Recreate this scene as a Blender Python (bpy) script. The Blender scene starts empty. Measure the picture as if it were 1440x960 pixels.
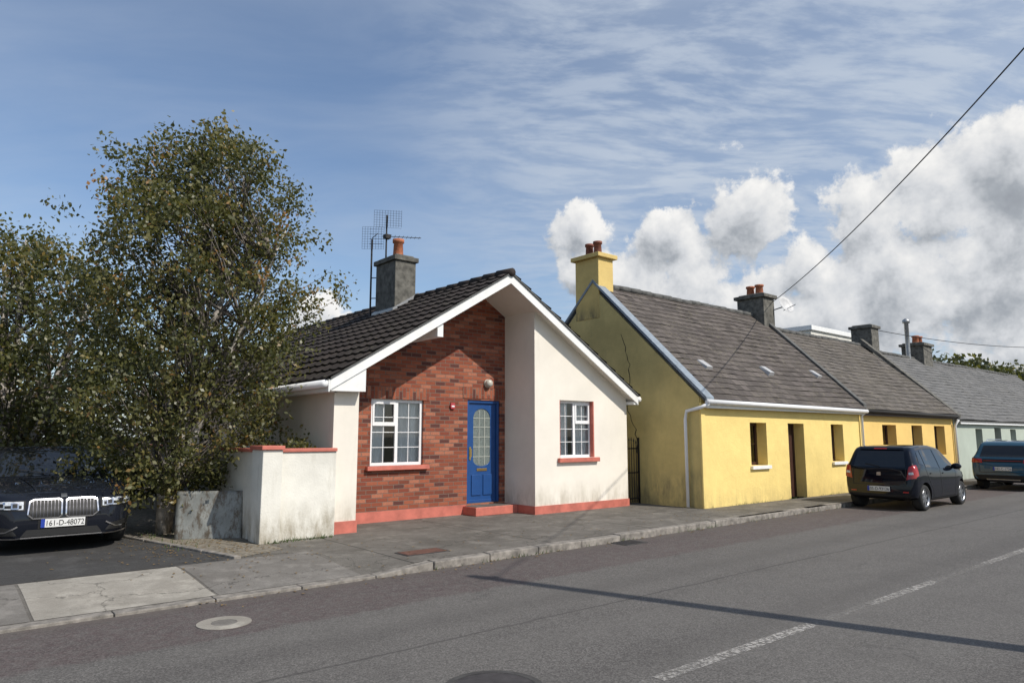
import bpy, bmesh, math, random
import numpy as np
from mathutils import Vector, Matrix
from mathutils.bvhtree import BVHTree
random.seed(7); rng=np.random.default_rng(7)
scene=bpy.context.scene
R=math.radians
# ------------------------------------------------------------------ node helpers
class NT:
    def __init__(s,tree): s.t=tree; tree.nodes.clear()
    def node(s,typ,**kw):
        n=s.t.nodes.new(typ)
        for k,v in kw.items(): setattr(n,k,v)
        return n
    def link(s,a,b): s.t.links.new(a,b)
    def put(s,sock,v):
        if isinstance(v,bpy.types.NodeSocket): s.t.links.new(v,sock)
        elif v is not None:
            if isinstance(v,(tuple,list)) and sock.type=='RGBA' and len(v)==3: v=(*v,1)
            sock.default_value=v
    def m(s,op,a,b=None,c=None,clamp=False):
        n=s.node('ShaderNodeMath',operation=op,use_clamp=clamp)
        s.put(n.inputs[0],a)
        if b is not None: s.put(n.inputs[1],b)
        if c is not None: s.put(n.inputs[2],c)
        return n.outputs[0]
    def vm(s,op,a,b=None):
        n=s.node('ShaderNodeVectorMath',operation=op)
        s.put(n.inputs[0],a)
        if b is not None:
            if op=='SCALE': s.put(n.inputs[3],b)
            else: s.put(n.inputs[1],b)
        return n.outputs['Value'] if op in('LENGTH','DISTANCE','DOT_PRODUCT') else n.outputs['Vector']
    def sep(s,v):
        n=s.node('ShaderNodeSeparateXYZ'); s.put(n.inputs[0],v); return n.outputs
    def comb(s,x,y,z):
        n=s.node('ShaderNodeCombineXYZ'); s.put(n.inputs[0],x); s.put(n.inputs[1],y); s.put(n.inputs[2],z); return n.outputs[0]
    def noise(s,vec,scale,detail=4,rough=.55,dist=0,col=False):
        n=s.node('ShaderNodeTexNoise'); s.put(n.inputs['Vector'],vec)
        n.inputs['Scale'].default_value=scale; n.inputs['Detail'].default_value=detail
        n.inputs['Roughness'].default_value=rough; n.inputs['Distortion'].default_value=dist
        return n.outputs['Color'] if col else n.outputs[0]
    def mr(s,v,a,b,c=0,d=1,smooth=False):
        n=s.node('ShaderNodeMapRange'); s.put(n.inputs[0],v)
        n.interpolation_type='SMOOTHSTEP' if smooth else 'LINEAR'
        for i,x in enumerate((a,b,c,d)): s.put(n.inputs[i+1],x)
        return n.outputs[0]
    def mix(s,f,a,b,blend='MIX'):
        n=s.node('ShaderNodeMix',data_type='RGBA',blend_type=blend)
        s.put(n.inputs[0],f); s.put(n.inputs[6],a); s.put(n.inputs[7],b); return n.outputs[2]
    def bump(s,h,strength=.3,dist=.01,normal=None):
        n=s.node('ShaderNodeBump'); s.put(n.inputs['Height'],h)
        n.inputs['Strength'].default_value=strength; n.inputs['Distance'].default_value=dist
        if normal: s.put(n.inputs['Normal'],normal)
        return n.outputs[0]
    def obj(s): return s.node('ShaderNodeTexCoord').outputs['Object']
    def uv(s): return s.node('ShaderNodeTexCoord').outputs['UV']
    def bsdf(s,color,rough=.8,metal=0,normal=None,spec=.5,**kw):
        b=s.node('ShaderNodeBsdfPrincipled')
        s.put(b.inputs['Base Color'],color); s.put(b.inputs['Roughness'],rough); s.put(b.inputs['Metallic'],metal)
        b.inputs['Specular IOR Level'].default_value=spec
        if normal: s.put(b.inputs['Normal'],normal)
        for k,v in kw.items(): s.put(b.inputs[k.replace('_',' ')],v)
        return b.outputs[0]
    def out(s,sh):
        o=s.node('ShaderNodeOutputMaterial'); s.link(sh,o.inputs[0])
def newmat(name):
    m=bpy.data.materials.new(name); m.use_nodes=True; return m,NT(m.node_tree)
def simple(name,col,rough=.6,metal=0,var=.15,scale=6,bump=0,spec=.5,**kw):
    m,n=newmat(name); o=n.obj()
    f=n.noise(o,scale,5,.6)
    c=n.mix(n.mr(f,.3,.7),tuple(x*(1-var) for x in col),tuple(min(1,x*(1+var)) for x in col))
    nm=n.bump(n.noise(o,scale*12,3),bump,.005) if bump else None
    n.out(n.bsdf(c,rough,metal,nm,spec,**kw)); return m
def plaster(name,col,stain=(.16,.15,.11),amount=.5,z0=.1,rough_b=.35,scale=60,blotch=.12,lump=0.0,drip=.5):
    m,n=newmat(name); o=n.obj(); x,y,z=n.sep(o)
    base=n.mix(n.mr(n.noise(o,1.3,6,.65),.35,.7),tuple(c*(1-blotch) for c in col),tuple(min(1,c*(1+blotch*.5)) for c in col))
    st=n.noise(n.vm('MULTIPLY',o,(5,5,1.6)),1,6,.7)
    low=n.mr(n.m('ADD',z,n.m('MULTIPLY',n.noise(o,2.2,6,.7),-.6)),z0-.35,z0+.25,1,0,True)
    f=n.m('MULTIPLY',low,n.mr(st,.35,.65),clamp=True)
    sp=n.mr(n.noise(n.vm('MULTIPLY',o,(3.3,3.3,.5)),1.2,7,.75),.58,.85,0,drip)
    f=n.m('MULTIPLY',n.m('MAXIMUM',f,sp),amount,clamp=True)
    c=n.mix(f,base,stain)
    h=n.m('ADD',n.noise(o,scale,4,.6),n.m('MULTIPLY',n.noise(o,4,3),lump))
    n.out(n.bsdf(c,.9,0,n.bump(h,rough_b,.012),.2)); return m
# ------------------------------------------------------------------ geometry helpers
def link(o,parent=None):
    scene.collection.objects.link(o)
    if parent: o.parent=parent
    return o
def empty(name,loc=(0,0,0),rz=0):
    e=bpy.data.objects.new(name,None); e.empty_display_size=.3; link(e); e.location=loc; e.rotation_euler=(0,0,rz); return e
def mesh(name,v,f,mat=None,parent=None,smooth=False,bevel=0,uv=None):
    me=bpy.data.meshes.new(name); me.from_pydata([tuple(map(float,p)) for p in v],[],f); me.update()
    mats=mat if isinstance(mat,list) else [mat]
    for mm in mats:
        if mm: me.materials.append(mm)
    if smooth: me.shade_smooth()
    if uv is not None:
        l=me.uv_layers.new(name='UVMap'); 
        idx=np.empty(len(me.loops),int); me.loops.foreach_get('vertex_index',idx)
        l.data.foreach_set('uv',np.asarray(uv,float)[idx].ravel())
    o=bpy.data.objects.new(name,me); link(o,parent)
    if bevel:
        b=o.modifiers.new('b','BEVEL'); b.width=bevel; b.segments=2; b.limit_method='ANGLE'
    return o
def fixn(o):
    bm=bmesh.new(); bm.from_mesh(o.data); bmesh.ops.recalc_face_normals(bm,faces=bm.faces); bm.to_mesh(o.data); bm.free(); return o
def boxd(x0,x1,y0,y1,z0,z1):
    v=[(x0,y0,z0),(x1,y0,z0),(x1,y1,z0),(x0,y1,z0),(x0,y0,z1),(x1,y0,z1),(x1,y1,z1),(x0,y1,z1)]
    f=[(0,3,2,1),(4,5,6,7),(0,1,5,4),(1,2,6,5),(2,3,7,6),(3,0,4,7)]; return v,f
def box(name,x0,x1,y0,y1,z0,z1,mat,parent=None,bevel=0):
    v,f=boxd(x0,x1,y0,y1,z0,z1); return mesh(name,v,f,mat,parent,bevel=bevel)
class MB:
    def __init__(s): s.v=[];s.f=[]
    def add(s,v,f): k=len(s.v); s.v+=list(v); s.f+=[tuple(i+k for i in q) for q in f]
    def box(s,*a): s.add(*boxd(*a))
    def tube(s,pts,rad,n=6,cap=True):
        pts=[Vector(p) for p in pts]; k=len(pts)
        if not isinstance(rad,(list,tuple)): rad=[rad]*k
        V=[];F=[]; ref=Vector((.31,.52,.79))
        for i,p in enumerate(pts):
            d=(pts[min(i+1,k-1)]-pts[max(i-1,0)]).normalized()
            a=d.cross(ref)
            if a.length<.05: a=d.cross(Vector((1,0,0)))
            a.normalize(); b=d.cross(a)
            for j in range(n):
                t=2*math.pi*j/n; V.append(p+(a*math.cos(t)+b*math.sin(t))*rad[i])
        for i in range(k-1):
            for j in range(n):
                j2=(j+1)%n; F.append((i*n+j,i*n+j2,(i+1)*n+j2,(i+1)*n+j))
        if cap: F.append(tuple(range(n))[::-1]); F.append(tuple((k-1)*n+j for j in range(n)))
        s.add(V,F)
    def obj(s,name,mat,parent=None,smooth=False,bevel=0): return mesh(name,s.v,s.f,mat,parent,smooth,bevel)
def prism(name,pts,a0,a1,axis,mat,parent=None,bevel=0):
    n=len(pts)
    def P(p,a): return (p[0],a,p[1]) if axis=='Y' else ((a,p[0],p[1]) if axis=='X' else (p[0],p[1],a))
    v=[P(p,a0) for p in pts]+[P(p,a1) for p in pts]
    f=[tuple(range(n)),tuple(range(2*n-1,n-1,-1))]+[(i,i+n,(i+1)%n+n,(i+1)%n) for i in range(n)]
    return fixn(mesh(name,v,f,mat,parent,bevel=bevel))
def lathe(mb,prof,n=24,origin=(0,0,0),axis='Z',ends=False):
    V=[];F=[];k=len(prof);ox,oy,oz=origin
    for r,h in prof:
        for j in range(n):
            t=2*math.pi*j/n; c,s_=math.cos(t)*r,math.sin(t)*r
            V.append((ox+c,oy+s_,oz+h) if axis=='Z' else ((ox+c,oy+h,oz+s_) if axis=='Y' else (ox+h,oy+c,oz+s_)))
    for i in range(k-1):
        for j in range(n):
            j2=(j+1)%n; F.append((i*n+j,i*n+j2,(i+1)*n+j2,(i+1)*n+j))
    if ends: F.append(tuple(range(n))); F.append(tuple((k-1)*n+j for j in range(n)))
    mb.add(V,F)
def wall(name,a0,a1,z0,top,y,th,ops,mat,parent,brk=(),axis='Y'):
    """wall in plane y; top=function(a); openings (a0,a1,z0,z1)"""
    xs=sorted(set([a0,a1,*brk]+[o[0] for o in ops]+[o[1] for o in ops]))
    mb=MB()
    def P(a,z,d): return (a,y+d,z) if axis=='Y' else (y+d,a,z)
    def q(A): mb.add(A,[(0,1,2,3)])
    for l,r in zip(xs[:-1],xs[1:]):
        mid=(l+r)/2; segs=[]; cur=z0
        for o in sorted([o for o in ops if o[0]<mid<o[1]],key=lambda o:o[2]):
            segs.append(((cur,cur),(o[2],o[2]))); cur=o[3]
        segs.append(((cur,cur),(top(l),top(r))))
        for (b0,b1),(t0,t1) in segs:
            for d in (0,th): q([P(l,b0,d),P(r,b1,d),P(r,t1,d),P(l,t0,d)])
        q([P(l,top(l),0),P(r,top(r),0),P(r,top(r),th),P(l,top(l),th)])
    for o in ops:
        x0,x1,b,t=o
        q([P(x0,b,0),P(x1,b,0),P(x1,b,th),P(x0,b,th)]); q([P(x0,t,0),P(x1,t,0),P(x1,t,th),P(x0,t,th)])
        q([P(x0,b,0),P(x0,t,0),P(x0,t,th),P(x0,b,th)]); q([P(x1,b,0),P(x1,t,0),P(x1,t,th),P(x1,b,th)])
    for a in (a0,a1): q([P(a,z0,0),P(a,top(a),0),P(a,top(a),th),P(a,z0,th)])
    o=mb.obj(name,mat,parent)
    bm=bmesh.new(); bm.from_mesh(o.data); bmesh.ops.remove_doubles(bm,verts=bm.verts,dist=1e-5); bmesh.ops.recalc_face_normals(bm,faces=bm.faces); bm.to_mesh(o.data); bm.free()
    return o
def tile_roof(name,org,along,up,L,S,gauge,step,mat,parent,rollw=0,rollh=0,jit=.004):
    org=Vector(org); along=Vector(along).normalized(); up=Vector(up).normalized()
    nrm=along.cross(up); 
    if nrm.z<0: nrm=-nrm
    nc=max(2,int(L/rollw*6)) if rollw else int(L/.30)
    nr=int(math.ceil(S/gauge)); V=[];UV=[];F=[]
    for r in range(nr):
        v0=r*gauge; v1=min(S,(r+1)*gauge)
        js=np.interp(np.arange(nc+1),np.linspace(0,nc,40),rng.normal(0,jit,40)) if rollw else rng.normal(0,jit,nc+1)
        sag=[.018*math.sin(L*c/nc*.9+v0*.7)+.010*math.sin(L*c/nc*2.3-v0) if not rollw else 0 for c in range(nc+1)]
        for (v,h) in ((v0,-.005),(v0,step),(v1,0)):
            for c in range(nc+1):
                a=L*c/nc; ph=(a/rollw)%1 if rollw else 0
                hh=rollh*max(0,math.cos((ph-.5)*2*math.pi))**1.0 if rollw else 0
                vv=v+(js[c] if h!=0 and r>0 else 0)
                if h<0: hh=0
                V.append(org+along*a+up*vv+nrm*(h+hh+sag[c])); UV.append((a,v))
    W=nc+1
    for r in range(nr*3-1):
        if r%3==2: continue
        for c in range(nc): F.append((r*W+c,r*W+c+1,(r+1)*W+c+1,(r+1)*W+c))
    return fixn(mesh(name,V,F,mat,parent,uv=UV))
# ------------------------------------------------------------------ materials
M={}
M['white_paint']=simple('white_paint',(.80,.80,.78),.45,var=.05)
M['upvc']=simple('white_upvc',(.82,.82,.82),.3,var=.03)
M['red_paint']=simple('red_paint',(.50,.145,.105),.6,var=.22,scale=5,bump=.15)
M['blue_paint']=simple('blue_door_paint',(.014,.066,.22),.35,var=.1)
M['brass']=simple('brass',(.7,.5,.2),.3,1)
M['black_iron']=simple('black_iron',(.02,.018,.018),.5,.3)
M['brown_frame']=simple('brown_frame',(.05,.02,.014),.5)
M['dark_recess']=simple('dark_recess',(.02,.018,.016),.8)
M['grey_lead']=simple('lead_flashing',(.22,.26,.30),.6,0,.2,8)
M['terracotta']=simple('terracotta',(.40,.14,.07),.8,var=.35,scale=20,bump=.2)
M['terracotta_dark']=simple('terracotta_dark',(.2,.07,.045),.8,var=.3,scale=20)
M['galv']=simple('galvanised',(.35,.36,.37),.45,.7)
M['concrete_stack']=simple('stack_render',(.12,.115,.10),.95,var=.55,scale=7,bump=.5)
M['white_wall']=plaster('cream_render',(.80,.75,.66),(.36,.31,.23),.65,.28,.15,90,.07,drip=.35)
M['old_white']=plaster('weathered_white_render',(.74,.72,.65),(.25,.21,.14),.95,.22,.4,40,.15,drip=.6)
M['yellow']=plaster('yellow_roughcast',(.87,.67,.25),(.36,.28,.13),.55,.1,.9,38,.09,1.4,drip=.22)
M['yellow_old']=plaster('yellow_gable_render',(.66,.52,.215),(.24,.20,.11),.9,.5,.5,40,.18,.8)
M['orange']=plaster('ochre_roughcast',(.84,.58,.20),(.3,.2,.09),.5,.1,.7,45,.08,1.2,drip=.18)
M['sage']=plaster('sage_render',(.45,.50,.43),(.2,.2,.15),.5,.1,.4,45,.08,.5,drip=.2)
M['grey_verge']=simple('verge_render',(.10,.10,.095),.9,var=.35,scale=6,bump=.3)
def brickmat(n,vec,seed=0):
    b=n.node('ShaderNodeTexBrick'); n.put(b.inputs['Vector'],vec)
    b.inputs['Scale'].default_value=1; b.inputs['Mortar Size'].default_value=.007; b.inputs['Mortar Smooth'].default_value=.3
    b.inputs['Brick Width'].default_value=.225; b.inputs['Row Height'].default_value=.075
    b.inputs['Color1'].default_value=(0,0,0,1); b.inputs['Color2'].default_value=(1,1,1,1); b.inputs['Mortar'].default_value=(.5,.5,.5,1)
    b.inputs['Bias'].default_value=0
    return b
def brick(name,swap):
    m,n=newmat(name); o=n.obj(); x,y,z=n.sep(o)
    vec=n.comb(z,x,0) if swap else n.comb(x,z,0)
    b=brickmat(n,vec); g=n.sep(b.outputs['Color'])[0]
    r=n.node('ShaderNodeValToRGB'); n.put(r.inputs[0],g); cr=r.color_ramp; cr.interpolation='CONSTANT'
    cols=((0,(.19,.055,.032)),(.14,(.27,.075,.040)),(.35,(.35,.105,.055)),(.55,(.23,.06,.035)),(.7,(.42,.16,.095)),(.82,(.10,.038,.032)),(.9,(.33,.12,.07)))
    for i,(p,c) in enumerate(cols):
        e=cr.elements[i] if i<2 else cr.elements.new(p); e.position=p; e.color=(*c,1)
    c=n.mix(n.mr(n.noise(o,35,4),.35,.75,0,.45),r.outputs[0],(.15,.055,.04))
    c=n.mix(b.outputs['Fac'],c,(.20,.15,.12))
    h=n.m('SUBTRACT',n.m('MULTIPLY',n.noise(o,70,4),.5),b.outputs['Fac'])
    n.out(n.bsdf(c,.85,0,n.bump(h,.8,.012),.25)); return m
M['brick']=brick('red_brick_bond',False); M['soldier']=brick('soldier_brick',True)
def rooft(name,cols,bw,rh,mortar,moss,mossc,bump=.3,ms=.006):
    m,n=newmat(name); uv=n.uv(); o=n.obj()
    b=n.node('ShaderNodeTexBrick'); n.put(b.inputs['Vector'],n.vm('ADD',uv,n.vm('SCALE',n.noise(o,5,2,.5,col=True),.012)))
    b.inputs['Scale'].default_value=1; b.inputs['Mortar Size'].default_value=ms; b.inputs['Brick Width'].default_value=bw; b.inputs['Row Height'].default_value=rh
    b.inputs['Color1'].default_value=(0,0,0,1); b.inputs['Color2'].default_value=(1,1,1,1); b.inputs['Mortar'].default_value=(0.5,0.5,.5,1)
    g=n.sep(b.outputs['Color'])[0]
    c=n.mix(g,cols[0],cols[1]); c=n.mix(n.m('MULTIPLY',b.outputs['Fac'],.8),c,mortar)
    big=n.noise(o,.9,7,.7); c=n.mix(n.mr(big,.35,.7,0,.55),c,cols[2])
    ms_=n.mr(n.noise(o,11,7,.8),.53,.64); ms2=n.m('MULTIPLY',ms_,n.mr(n.noise(o,1.3,4),.34,.58))
    c=n.mix(n.m('MULTIPLY',ms2,moss),c,mossc)
    dk=n.mr(n.noise(n.vm('ADD',o,(7,2,4)),9,6,.8),.56,.68,0,.6); c=n.mix(dk,c,mortar)
    n.out(n.bsdf(c,.9,0,n.bump(n.noise(o,45,5,.75),bump,.015),.25)); return m
M['tile']=rooft('dark_roof_tile',((.034,.028,.026),(.07,.056,.05),(.026,.022,.019)),.3,.32,(.012,.01,.01),.6,(.14,.13,.09),.3,.004)
M['slate']=rooft('fibre_slate',((.072,.062,.058),(.145,.125,.115),(.085,.073,.062)),.30,.21,(.028,.024,.02),.75,(.20,.18,.12),.6,.010)
M['slate2']=rooft('fibre_slate_pale',((.085,.076,.068),(.155,.138,.125),(.10,.087,.07)),.30,.21,(.035,.03,.027),.8,(.23,.205,.14),.6,.010)
M['slate3']=rooft('grey_slate',((.12,.12,.12),(.18,.178,.176),(.13,.126,.12)),.30,.21,(.06,.06,.06),.5,(.22,.21,.16),.5,.008)
m,n=newmat('window_glass'); fr=n.node('ShaderNodeFresnel'); fr.inputs[0].default_value=1.5
gl=n.node('ShaderNodeBsdfGlossy'); gl.inputs['Roughness'].default_value=.02; gl.inputs['Color'].default_value=(1,1,1,1)
tr=n.node('ShaderNodeBsdfTransparent'); tr.inputs[0].default_value=(.9,.93,.93,1)
mx=n.node('ShaderNodeMixShader'); n.put(mx.inputs[0],n.m('MULTIPLY',fr.outputs[0],1.6,clamp=True)); n.link(tr.outputs[0],mx.inputs[1]); n.link(gl.outputs[0],mx.inputs[2]); n.out(mx.outputs[0]); M['glass']=m
M['curtain']=simple('net_curtain',(.78,.79,.80),.9,var=.05)
# road
m,n=newmat('asphalt'); o=n.obj(); x,y,z=n.sep(o)
sp=n.noise(o,90,4,.8); vor=n.node('ShaderNodeTexVoronoi'); n.put(vor.inputs['Vector'],o); vor.inputs['Scale'].default_value=95
vc=n.m('POWER',n.sep(vor.outputs['Color'])[0],1.3)
base=n.mix(n.mr(vc,.0,1.0),(.066,.061,.057),(.205,.194,.180))
base=n.mix(n.mr(sp,.35,.7,0,.5),base,(.080,.075,.070))
big=n.noise(n.vm('MULTIPLY',o,(.2,1.0,1)),1.0,6,.6)
base=n.mix(n.mr(big,.38,.66,0,.45),base,(.145,.137,.126))
blot=n.noise(n.vm('ADD',o,(3,8,0)),1.3,7,.75); base=n.mix(n.mr(blot,.50,.75,0,.4),base,(.070,.065,.061))
tr1=n.m('PINGPONG',n.m('ADD',y,.25),.95)
base=n.mix(n.mr(tr1,0,.35,.25,0,True),base,(.062,.057,.054))
seam=n.m('ABSOLUTE',n.m('SUBTRACT',y,n.m('MULTIPLY_ADD',n.noise(o,1.2,3),.10,4.85))); base=n.mix(n.mr(seam,.008,.022,.6,0),base,(.045,.042,.04))
edge=n.m('ADD',y,n.m('MULTIPLY',n.m('SUBTRACT',n.noise(o,3.5,7,.75),.5),.45))
edge=n.m('SUBTRACT',edge,n.m('MULTIPLY',x,.012))
mar=n.mr(edge,6.08,6.18); wear=n.mr(n.noise(o,9,7,.8),.38,.62,1,.25)
marc=n.mix(n.mr(vc,0,1),(.052,.038,.038),(.125,.095,.092))
marc=n.mix(n.mr(n.noise(o,1.6,5),.35,.7,0,.5),marc,(.115,.095,.088))
base=n.mix(n.m('MULTIPLY',mar,wear),base,marc)
dirt=n.mr(edge,7.15,7.5,0,.6); base=n.mix(dirt,base,(.12,.105,.09))
cr=n.node('ShaderNodeTexVoronoi',feature='DISTANCE_TO_EDGE'); n.put(cr.inputs['Vector'],n.vm('ADD',n.vm('MULTIPLY',o,(.16,.38,1)),n.vm('SCALE',n.noise(o,2.2,5,.7,col=True),.25))); cr.inputs['Scale'].default_value=1
crk=n.m('MULTIPLY',n.mr(cr.outputs['Distance'],.001,.006,.5,0),n.mr(n.noise(o,.7,3),.45,.6)); base=n.mix(crk,base,(.05,.047,.045))
n.out(n.bsdf(base,.88,0,n.bump(n.m('ADD',vc,n.m('MULTIPLY',crk,-1)),.35,.004),.3)); M['road']=m
def pavemat(name,c0,c1,stain,joint=0,grain=70):
    m,n=newmat(name); o=n.obj(); x,y,z=n.sep(o)
    c=n.mix(n.mr(n.noise(o,grain,3,.7),.3,.7),c0,c1)
    c=n.mix(n.mr(n.noise(o,1.1,7,.72),.42,.62,0,.65),c,stain)
    c=n.mix(n.mr(n.noise(n.vm('ADD',o,(5,3,1)),2.7,7,.7),.50,.68,0,.45),c,tuple(min(1,k*1.6) for k in c1))
    c=n.mix(n.mr(n.noise(n.vm('ADD',o,(1,7,2)),7,6,.75),.60,.68,0,.5),c,tuple(k*.55 for k in c0))
    if joint:
        j=n.m('PINGPONG',n.m('ADD',x,n.m('MULTIPLY',n.noise(o,6,3),.012)),joint/2)
        c=n.mix(n.mr(j,.006,.018,.8,0),c,(.03,.028,.025))
    cr=n.node('ShaderNodeTexVoronoi',feature='DISTANCE_TO_EDGE'); n.put(cr.inputs['Vector'],n.vm('ADD',o,n.vm('SCALE',n.noise(o,2,5,.6,col=True),.8))); cr.inputs['Scale'].default_value=.45
    c=n.mix(n.mr(cr.outputs['Distance'],.002,.006,.5,0),c,(.03,.028,.025))
    n.out(n.bsdf(c,.88,0,n.bump(n.noise(o,grain,4,.7),.5,.008),.3)); return m
M['pave']=pavemat('pavement_concrete',(.105,.096,.085),(.185,.172,.15),(.08,.073,.062),2.4)
M['slab']=pavemat('pale_concrete',(.27,.25,.215),(.36,.335,.29),(.21,.19,.16),0)
M['slab2']=pavemat('grey_concrete',(.15,.14,.125),(.22,.205,.185),(.11,.10,.088),0)
M['drive']=pavemat('driveway_tarmac',(.035,.034,.034),(.08,.078,.075),(.05,.047,.044),0,90)
M['kerb']=simple('kerb_stone',(.22,.20,.175),.9,var=.5,scale=9,bump=.8)
M['ground']=simple('earth_and_grass',(.075,.08,.045),.95,var=.4,scale=3,bump=.3)
def linemat(name,a,b,lo):
    m,n=newmat(name); o=n.obj()
    w=n.mr(n.noise(o,22,6,.8),a,b); w2=n.mr(n.noise(o,1.7,4),.3,.6,lo,1)
    tr=n.node('ShaderNodeBsdfTransparent'); mx=n.node('ShaderNodeMixShader'); n.put(mx.inputs[0],n.m('MULTIPLY',w,w2)); n.link(tr.outputs[0],mx.inputs[1]); n.link(n.bsdf((.40,.38,.35),.8),mx.inputs[2]); n.out(mx.outputs[0]); return m
M['line']=linemat('worn_road_paint',.42,.58,.45); M['line2']=linemat('very_worn_road_paint',.47,.66,.2)
M['iron_cover']=simple('cast_iron_cover',(.055,.05,.05),.7,.2,.3,12,.4)
M['rust']=simple('rusty_cover',(.12,.055,.038),.85,.1,.4,14,.4)
m,n=newmat('weathered_sheet_metal'); o=n.obj()
c=n.mix(n.mr(n.noise(o,3,6,.7),.35,.65),(.20,.21,.20),(.32,.33,.31))
c=n.mix(n.mr(n.noise(n.vm('MULTIPLY',o,(3,3,1.2)),3,7,.8),.48,.60,0,.9),c,(.10,.075,.05))
n.out(n.bsdf(c,.6,.35,n.bump(n.noise(o,5,3),.4,.02))); M['sheet']=m
M['bark']=simple('birch_bark',(.16,.14,.12),.9,var=.6,scale=14,bump=.6)
M['bark2']=simple('birch_trunk_pale',(.40,.37,.33),.9,var=.55,scale=9,bump=.6)
def leafmat(name,stops):
    m,n=newmat(name); a=n.node('ShaderNodeAttribute',attribute_name='tint')
    r=n.node('ShaderNodeValToRGB'); n.put(r.inputs[0],a.outputs['Fac']); cr=r.color_ramp
    stops=sorted(stops)
    cr.elements[0].position=0; cr.elements[1].position=1
    for i,(p,c) in enumerate(stops):
        e=cr.elements[0] if p==0 else (cr.elements[len(cr.elements)-1] if p==1 else cr.elements.new(p)); e.color=(*c,1)
    b=n.node('ShaderNodeBsdfPrincipled'); n.link(r.outputs[0],b.inputs['Base Color']); b.inputs['Roughness'].default_value=.42; b.inputs['Specular IOR Level'].default_value=.5
    t=n.node('ShaderNodeBsdfTranslucent'); n.put(t.inputs[0],n.mix(1.0,r.outputs[0],(1.5,1.5,.75,1),'MULTIPLY'))
    mx=n.node('ShaderNodeMixShader'); mx.inputs[0].default_value=.35; n.link(b.outputs[0],mx.inputs[1]); n.link(t.outputs[0],mx.inputs[2]); n.out(mx.outputs[0]); return m
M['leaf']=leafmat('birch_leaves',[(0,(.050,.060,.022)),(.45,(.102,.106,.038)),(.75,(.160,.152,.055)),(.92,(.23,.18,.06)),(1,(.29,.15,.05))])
M['leaf2']=leafmat('dark_leaves',[(0,(.040,.050,.020)),(.5,(.088,.095,.032)),(.85,(.145,.138,.045)),(1,(.25,.17,.05))])
# ------------------------------------------------------------------ ground, road, pavement
def sheet(name,x0,x1,y0,y1,z,mat,parent=None): return mesh(name,[(x0,y0,z),(x1,y0,z),(x1,y1,z),(x0,y1,z)],[(0,1,2,3)],mat,parent)
sheet('ground',-600,900,-600,900,-.03,M['ground'])
sheet('road',-80,160,-1.6,7.9,0,M['road'])
def ss(t): t=max(0,min(1,t)); return t*t*(3-2*t)
def KY(x): return 7.47+max(0,min(.3,(x-5)*.022))
def ph(x,y): return .10-.075*ss((5.0-x)/.9)*(1-ss((y-7.5)/1.5))
def grid(name,xs,ys,zf,mat,parent=None,clip=None):
    V=[];F=[]
    for y in ys:
        for x in xs: V.append((x,y if y>7.6 else y+(KY(x)-7.47),zf(x,y)))
    W=len(xs)
    for j in range(len(ys)-1):
        for i in range(W-1):F.append((j*W+i,j*W+i+1,(j+1)*W+i+1,(j+1)*W+i))
    return mesh(name,V,F,mat,parent)
xs=[-80,-20,-5]+list(np.arange(-3,6.01,.1))+[8,10,12,14,16,18.6,25,40,80,160]
ys=list(np.arange(7.6,9.4,.1))+[10,12,20,40]
grid('pavement',xs,ys,ph,M['pave'])
kp=empty('kerb')
x=5.02; mb=MB()
while x<70:
    L=.90+random.uniform(-.03,.03); g=.016
    dz=random.uniform(-.010,.008); dy=random.uniform(-.012,.012)
    z1=.104+dz
    if x<5.5: z1=.098
    y0=KY(x)+dy
    v,f=boxd(x,x+L-g,y0,7.62+(KY(x)-7.47)+.02,-.02,z1); v=[(a,b,c+(ph(a,b)-.1)) if c>0 else (a,b,c) for a,b,c in v]
    mb.add(v,f); x+=L
mb.obj('raised_kerb_stones',M['kerb'],kp,bevel=.018)
mb=MB(); x=-30
while x<5.0:
    L=min(.9,5.0-x); 
    if L<.1: break
    za=ph(x,7.5)+.004; zb=ph(x+L,7.5)+.006
    if x>4.05: zb=.1
    y0=KY(x)-.01;v,f=boxd(x,x+L-.012,y0,7.615,-.02,.03)
    v=[(a,b,(za if a==x else zb) if c>0 else c) for a,b,c in v]; mb.add(v,f); x+=L
mb.obj('dropped_kerb_stones',M['kerb'],kp,bevel=.008)
def slab(name,x0,x1,y0,y1,mat,off=.004):
    nx=max(2,int((x1-x0)/.1));ny=max(2,int((y1-y0)/.1))
    return grid(name,list(np.linspace(x0,x1,nx+1)),list(np.linspace(y0,y1,ny+1)),lambda a,b:ph(a,b)+off,mat)
slab('concrete_crossover',.90,2.45,7.63,9.15,M['slab'])
slab('concrete_crossover',-.75,.87,7.63,9.15,M['slab2'])
slab('concrete_path',2.48,4.1,7.63,9.2,M['slab2'],.003)
mesh('driveway',[(-9,9.2,.104),(3.14,9.2,.104),(2.42,12.35,.104),(1.9,30,.104),(-9,30,.104)],[(0,1,2,3,4)],M['drive'])
mb=MB(); P0=Vector((3.16,9.22,0));P1=Vector((2.45,12.35,0))
for i in range(4):
    a=P0.lerp(P1,i/4+.003);b=P0.lerp(P1,(i+1)/4-.003); d=Vector((.09,.02,0))
    v=[(a.x,a.y,.09),(a.x+d.x,a.y,.09),(b.x+d.x,b.y,.09),(b.x,b.y,.09)]; v+= [(p[0],p[1],.135) for p in v]
    mb.add(v,boxd(0,1,0,1,0,1)[1])
mb.obj('driveway_edging',M['kerb'],None,bevel=.008)
mesh('gravel_strip',[(3.25,9.3,.1045),(3.95,9.6,.1045),(3.95,22,.1045),(2.1,22,.1045),(2.56,12.3,.1045)],[(0,1,2,3,4)],simple('gravelly_soil',(.20,.175,.135),.95,var=.45,scale=16,bump=.8))
rm=empty('road_markings')
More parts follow.
